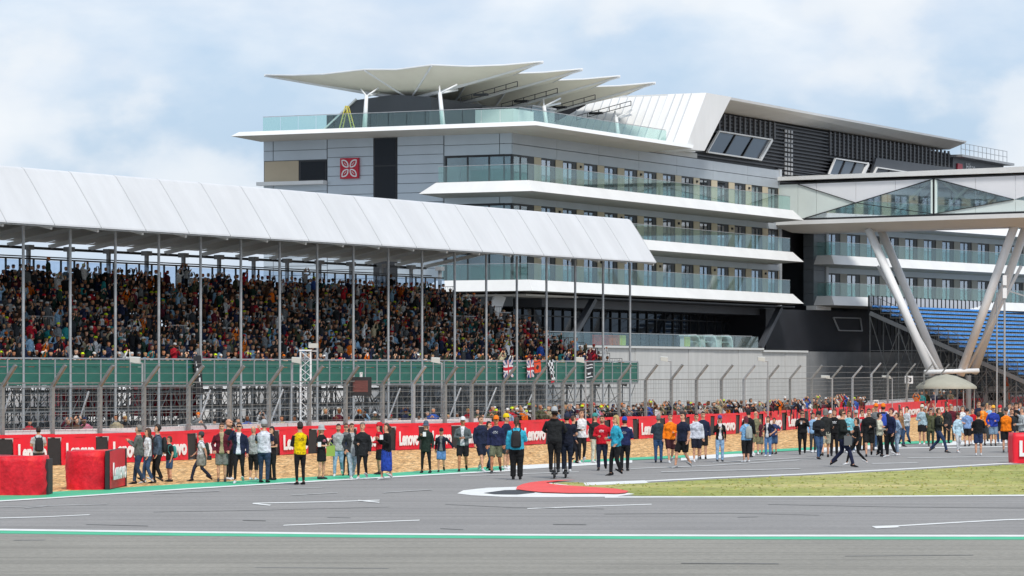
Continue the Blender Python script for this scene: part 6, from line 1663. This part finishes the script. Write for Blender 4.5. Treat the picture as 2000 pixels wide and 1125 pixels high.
# things in hands
def held(name, px, py, fy, label, cat, build):
    D = EYE * FOC / (fy - HORI) - 0.3; p = at(px, py, D); o_ = empty(name, p, 0, label, cat); build(o_); return o_
def bag_b(m_): return lambda o_: (MB().box(-.13, .13, -.06, .06, -.34, -.02).build('bag_body', m_, o_), MB().bar((-.08, 0, -.03), (0, 0, .08), .02, .02).bar((0, 0, .08), (.08, 0, -.03), .02, .02).build('handle', m_, o_))
held('shopping_bag', 646, 869, 930, 'lime green bag carried between the bucket hat woman and the pale hoodie man', 'bag', bag_b(mat('bag_lime', hx('8fa84a'), 0.7)))
held('shoulder_bag', 1656, 850, 912, 'grey shoulder bag on the man striding right in navy trousers', 'bag', bag_b(mat('bag_grey', hx('5c5f60'), 0.7)))
held('handbag', 409, 893, 940, 'small dark camera bag in the hand of the boy in white t-shirt', 'bag', lambda o_: (MB().box(-.06, .06, -.05, .05, -.08, .05).build('bag_body', M_black, o_), MB().tube((0, -.05, -.02), (0, -.12, -.02), .035, 8).build('lens', M_black, o_)))
held('paper_cup', 1565, 826, 888, 'pale drink cup held by the man all in black', 'cup', lambda o_: (MB().tube((0, 0, -.05), (0, 0, .08), .032, 8, r2=.042).build('cup_body', M_tube_w, o_), MB().tube((0, 0, .08), (0, 0, .09), .044, 8).build('lid', M_frame, o_)))
for px, py, fy, lb in ((745, 854, 937, 'white papers held by the woman in long blue skirt'), (829, 848, 924, 'white phone held by the woman in dark green coat'), (624, 868, 936, 'pale phone held by the woman in bucket hat')):
    held('phone', px, py, fy, lb, 'phone' if 'phone' in lb else 'papers', lambda o_: (MB().box(-.05, .05, -.008, .008, -.07, .07).build('case', M_tube_w, o_), MB().box(-.042, .042, .009, .011, -.06, .06).build('display', M_frame, o_)))
# scooters
def scooter(px, fy, label):
    D = EYE * FOC / (fy - HORI); s_ = put('electric_scooter', px, D, label, 'scooter', rz=math.radians(178))
    m_ = M_frame
    MB().box(-.09, .09, -.35, .35, .12, .17).build('deck', m_, s_)
    for y in (-.52, .48): 
        wz = MB()
        for q in range(14):
            a0, a1 = 2 * math.pi * q / 14, 2 * math.pi * (q + 1) / 14
            wz.tube((0, y + .095 * math.cos(a0), .125 + .095 * math.sin(a0)), (0, y + .095 * math.cos(a1), .125 + .095 * math.sin(a1)), .03, 6)
        w_ = wz.build('wheel', M_black, s_); MB().tube((-.03, y, .125), (.03, y, .125), .05, 8).build('hub', M_steel, w_)
    MB().tube((0, -.50, .2), (0, -.38, 1.08), .022, 6).build('stem', m_, s_)
    hb = MB().tube((-.21, -.38, 1.1), (.21, -.38, 1.1), .016, 6).build('handlebar', m_, s_)
    MB().bar((0, .36, .2), (0, .55, .26), .1, .02).build('mudguard', m_, s_)
scooter(1083, 934, 'dark electric scooter under the rider in black hooded top')
scooter(1105, 933, 'dark electric scooter under the rider in navy')

# ------------------------------------------------------------------ spectators
def crowd_mesh(rg, seated, top, hatc, hairc, skinc, botc, arm, full=True):
    V, F, C = [], [], []
    def lf(rings, col):
        n = len(rings[0]); o_ = len(V)
        for r in rings: V.extend(r)
        for k in range(len(rings) - 1):
            for i in range(n):
                F.append((o_ + k * n + i, o_ + k * n + (i + 1) % n, o_ + (k + 1) * n + (i + 1) % n, o_ + (k + 1) * n + i)); C.append(col if not callable(col) else col(k, i))
        F.append(tuple(o_ + (len(rings) - 1) * n + i for i in range(n))); C.append(col if not callable(col) else col(len(rings) - 2, 0))
    def lm(pts, rad, col, n=5):
        P = [Vector(p) for p in pts]; rings = []
        for k, p in enumerate(P):
            d = (P[min(k + 1, len(P) - 1)] - P[max(k - 1, 0)]).normalized(); u = d.cross(Vector((0.3, 1, 0.2))).normalized(); w = d.cross(u)
            rings.append([tuple(p + (u * math.cos(6.2832 * i / n) + w * math.sin(6.2832 * i / n)) * rad[k]) for i in range(n)])
        lf(rings, col)
    b = 0.46 if seated else 0.90
    wq = rg.uniform(.92, 1.18)
    ln = rg.uniform(-.03, .10) if seated else 0.0
    tz = [(0, .17, .12), (.12, .165, .12), (.32, .19, .125), (.46, .19, .105), (.53, .12, .08), (.56, .06, .06)]
    lf([ring((0, -ln * z * 1.6, b + z), rx * wq, ry * wq, 8) for z, rx, ry in tz], top)
    hx_, hy_ = rg.uniform(-.03, .03), -ln * .95 - .02
    hz = b + .60; turn = rg.uniform(-.9, .9)
    hr = [(0, .045, .05), (.05, .068, .08), (.12, .078, .098), (.17, .074, .092), (.215, .045, .055)]
    def hc(k, i):
        a = 2 * math.pi * (i + .5) / 8; front = -math.sin(a + turn) > 0.05
        if k >= 3: return hatc or hairc
        if k == 2: return (hatc if hatc else (skinc if front else hairc))
        return skinc if front else hairc
    lf([ring((hx_, hy_, hz + z), rx * 1.06, ry * 1.06, 8) for z, rx, ry in hr], hc)
    if hatc and rg.random() < .8:
        a = -math.pi / 2 - turn; o_ = len(V); zb = hz + .15
        V.extend([(hx_ + .085 * math.cos(a - .8), hy_ + .1 * math.sin(a - .8), zb), (hx_ + .085 * math.cos(a + .8), hy_ + .1 * math.sin(a + .8), zb), (hx_ + .2 * math.cos(a + .3), hy_ + .2 * math.sin(a + .3), zb - .01), (hx_ + .2 * math.cos(a - .3), hy_ + .2 * math.sin(a - .3), zb - .01)])
        F.append((o_, o_ + 3, o_ + 2, o_ + 1)); C.append(hatc)
    for s_ in (-1, 1):
        sh = (s_ * .185 * wq, -ln * .7, b + .46)
        if arm == 'lap': e, w_ = (s_ * .25, -.06, b + .2), (s_ * .08, -.27, b + .13)
        elif arm == 'chest': e, w_ = (s_ * .25, -.1, b + .22), (s_ * .06, -.26, b + .42)
        elif arm == 'up' : e, w_ = (s_ * .27, -.12, b + .55), (s_ * .12, -.16, b + .78)
        else: e, w_ = (s_ * .25, .02, b + .2), (s_ * .24, -.1, b - .02)
        lm([sh, e, w_], [.062, .052, .04], top); lm([w_, tuple(Vector(w_) + (Vector(w_) - Vector(e)).normalized() * .12)], [.035, .03], skinc, 4)
        if seated: lm([(s_ * .09, 0, b + .06), (s_ * .12, -.42, b + .05), (s_ * .12, -.40, .08)], [.09, .075, .05], botc); lm([(s_ * .12, -.35, .05), (s_ * .12, -.55, .04)], [.05, .04], (.03, .03, .03), 4)
        elif full: lm([(s_ * .09, 0, b + .05), (s_ * .1, -.02, .48), (s_ * .1, .02, .07)], [.10, .07, .052], botc); lm([(s_ * .1, .06, .045), (s_ * .1, -.16, .04)], [.045, .04], (.03, .03, .03), 4)
    return V, F, C
def mesh_col(name, V, F, C):
    me = bpy.data.meshes.new(name); me.from_pydata(V, [], F)
    a_ = me.color_attributes.new('Col', 'FLOAT_COLOR', 'CORNER'); buf = []
    for f, c in zip(F, C): buf += [c[0], c[1], c[2], 1.0] * len(f)
    a_.data.foreach_set('color', buf); me.materials.append(M_person)
    me.polygons.foreach_set('use_smooth', [True] * len(F)); me.update(); return me
TOPS = [('black', '1c1c1f', 20), ('charcoal', '303336', 15), ('navy', '232c48', 12), ('grey', '74787a', 7), ('white', 'd5d7d8', 8), ('red', 'b52030', 6), ('maroon', '5f2030', 5), ('orange', 'e07018', 4), ('olive', '50543c', 5), ('brown', '5a4030', 5), ('blue', '3558a8', 4), ('pale blue', '8fb4d0', 3), ('dark green', '27443a', 4), ('teal', '2f8f92', 1), ('pink', 'd07a90', 1), ('beige', 'ab9f82', 3)]
HATS = [(None, None, 46), ('black cap', '1c1c1f', 12), ('white cap', 'e8e8e6', 14), ('lime cap', 'd8f02c', 8), ('orange cap', 'ea7a1c', 5), ('navy cap', '263052', 6), ('red cap', 'c02030', 4), ('grey hat', '8c9094', 4)]
HAIRS = [('dark hair', '2a1f19'), ('brown hair', '513826'), ('fair hair', 'a98c5c'), ('grey hair', '8a8580')]
def pick(rg, tab):
    t = rg.uniform(0, sum(x[2] for x in tab)); 
    for x in tab:
        t -= x[2]
        if t <= 0: return x
    return tab[-1]
SKINS = ['d3a083', 'c99372', 'dcae92', 'b9805f', '7a5038']
PRIV = {}
def spectator(rg, seated, used, arm=None):
    """colour combination not used yet among its neighbours"""
    arms_ = {'lap': 'hands in lap', 'chest': 'hands at chest', 'up': 'raised arms', 'down': 'arms down'}
    for _ in range(60):
        t = pick(rg, TOPS); h = pick(rg, HATS); hr = rg.choice(HAIRS); ar = arm or (rg.choice(('lap', 'lap', 'chest', 'chest', 'up')) if seated else rg.choice(('down', 'chest', 'chest', 'down', 'up')))
        desc = (t[0], h[0] or hr[0], ar)
        if not seated and t[0] in ('orange', 'red') and rg.random() < .65: continue
        if desc not in used: break
    used.add(desc)
    key = (desc, seated, rg.randrange(3))
    if key not in PRIV:
        V, F, C = crowd_mesh(rg, seated, hx(t[1], .9), hx(h[1], .9) if h[1] else None, hx(hr[1]), hx(rg.choice(SKINS)), hx(rg.choice(('26282c', '2f3f58', '1c1c1e', '5c5c58', '8a8570'))), ar)
        PRIV[key] = mesh_col('body', V, F, C)
    return PRIV[key], '%s top, %s' % (t[0], h[0] or hr[0]), arms_[ar]
# standing crowd between the fence and the stands, one object each
rg = random.Random(21)
LM = [(0, 'by the worn tyre blocks'), (200, 'above the man in grey jacket'), (360, 'above the striding boy'), (420, 'behind the maroon jacket'), (490, 'behind the white shirt and grey cap'), (550, 'above the yellow jacket'), (600, 'behind the bucket hat woman'), (650, 'above the walking four men'), (715, 'above the long blue skirt'), (775, 'left of the dark green coat'), (820, 'above the dark green coat'),
      (850, 'above the boy in denim shorts'), (885, 'above the white capped man'), (925, 'above the navy jumper'), (955, 'behind the orange capped man'), (985, 'behind the turquoise jacket'), (1025, 'left of the scooter riders'), (1060, 'above the black hooded rider'), (1095, 'above the navy scooter rider'), (1120, 'above the slim black and white person'), (1150, 'above the red jacket'),
      (1180, 'above the blonde woman'), (1208, 'behind the navy hooded person'), (1235, 'right of the last stand post'), (1265, 'above the slate jacket and jeans'), (1295, 'above the orange jacket'), (1322, 'above the navy polo shirt'), (1348, 'above the pale sweatshirt'), (1380, 'above the purple cap'), (1410, 'right of the purple cap'), (1440, 'above the light blue shirt'), (1470, 'above the khaki shirt'),
      (1494, 'above the open navy jacket'), (1520, 'left of the man all in black'), (1550, 'above the man all in black'), (1580, 'above the flared jeans'), (1606, 'above the bushy grey hair'), (1626, 'above the striding man'), (1655, 'above the woman in black leggings'), (1680, 'above the tall black sweatshirt'), (1760, 'beside the white numbered board'), (1820, 'before the beige marquee'), (1880, 'right of the beige marquee'), (2100, '')]
def where(px):
    for (a, n_), (b, _) in zip(LM[:-1], LM[1:]):
        if a <= px < b: return n_
    return LM[-2][1]
ROWN = ['front row', 'second row', 'third row']
used_by = {}
NIND = 0
def add_standing(px, back, row, sc_=1.0):
    global NIND
    p = wall_pt(px, back); p.x = (px - 1000) * p.y / FOC
    wname = where(px); us = used_by.setdefault(wname, set()); wname = wname.replace(' the ', ' ')
    me, d1, d2 = spectator(rg, False, us)
    o_ = link('spectator', me, None, (p.x, p.y, 0), math.radians(rg.uniform(-30, 30)))
    s_ = rg.uniform(.92, 1.04) * sc_; o_.scale = (s_, s_, s_)
    tag(o_, 'standing spectator, %s, %s, %s' % (d1, d2, wname), 'spectator', 'spectators standing behind the fence'); NIND += 1
for px in (60, 130, 148, 165, 228, 245): add_standing(px + rg.uniform(-4, 4), rg.uniform(2.0, 2.8), 0, .98)
x = 370
while x < 960:
    add_standing(x, rg.uniform(1.9, 3.2), 0, rg.uniform(.82, 1.0)); x += rg.uniform(9, 22) if x > 700 else rg.uniform(16, 36)
for row, (bk, st) in enumerate(((2.0, 8.2), (3.1, 9.5))):
    x = 962 + row * 3
    while x < 1690:
        d = 1.0
        if not (1690 < x): add_standing(x, bk + rg.uniform(-.25, .25), row, rg.uniform(.9, 1.04))
        x += st * rg.uniform(.75, 1.3) * (0.92 if x > 1400 else 1.0)
x = 1790
while x < 1950: add_standing(x, rg.uniform(2, 4), 0, 1.0); x += rg.uniform(7, 16)
# seated crowd: front row nearest the camera one object each, the rest one mass
rg2 = random.Random(33)
bays = {}
def aisle(xx): return any(abs(xx - a) < .38 for a in (9.3, 20.0, 30.6, 41.3, 51.8))
SV, SF, SCo = [], [], []
proto = []
for i in range(150):
    rgx = random.Random(1000 + i); t = pick(rgx, TOPS); h = pick(rgx, HATS)
    proto.append([crowd_mesh(rgx, s_, hx(t[1], .9), hx(h[1], .9) if h[1] else None, hx(rgx.choice(HAIRS)[1]), hx(rgx.choice(SKINS)), hx(rgx.choice(('26282c', '2f3f58', '1c1c1e', '5c5c58'))), rgx.choice(('lap', 'chest', 'chest', 'up', 'lap') if s_ else ('down', 'chest', 'up')), full=True) for s_ in (True, False)])
ordinal = ['first', 'second', 'third', 'fourth', 'fifth', 'sixth', 'seventh', 'eighth', 'ninth', 'tenth', 'eleventh', 'twelfth', 'thirteenth', 'fourteenth', 'fifteenth', 'sixteenth', 'seventeenth', 'eighteenth', 'nineteenth']
LEFT = 300 - NIND
for r in range(ROWS):
    xx = -6.6
    while xx < XE - 0.5:
        if r > 1 and aisle(xx) and rg2.random() < .75: xx += .5; continue
        if rg2.random() < .035 + .10 * (math.sin(xx * .9 + r * 1.7) > .93): xx += .5; continue
        z = DECK + RISE * r; y = 0.15 + RUN * r + 0.55 + rg2.uniform(-.06, .06)
        P0 = S(xx, y, z); ppx = 1000 + P0.x / P0.y * FOC
        seated = rg2.random() < .90
        rz = SA + rg2.uniform(-.35, .35)
        if r == 0 and LEFT > 0 and -8 < ppx < 1300:
            b = int(max(0, xx) // BAY); us = bays.setdefault(b, set())
            me, d1, d2 = spectator(rg2, True, us)
            o_ = link('spectator', me, None, P0, rz)
            tag(o_, 'seated spectator, %s, %s, front row, %s stand bay' % (d1, d2, ordinal[min(b, 17)]), 'spectator', 'spectators seated in the covered grandstand'); LEFT -= 1
        else:
            V, F, C = proto[rg2.randrange(150)][0 if seated else 1]
            # shade variation per person
            kk = rg2.uniform(.85, 1.5); c, s = math.cos(rz), math.sin(rz); sc2 = rg2.uniform(.93, 1.05); o_ = len(SV)
            SV.extend([(P0.x + (c * vx - s * vy) * sc2, P0.y + (s * vx + c * vy) * sc2, P0.z + vz * sc2) for vx, vy, vz in V])
            SF.extend([tuple(i + o_ for i in f) for f in F]); SCo.extend([(q[0] * kk, q[1] * kk, q[2] * kk) for q in C])
        xx += rg2.uniform(.44, .56)
o_ = link('seated_crowd', mesh_col('seated_crowd', SV, SF, SCo))
tag(o_, 'packed crowd of spectators filling the rows of the covered grandstand', 'crowd', kind='stuff')
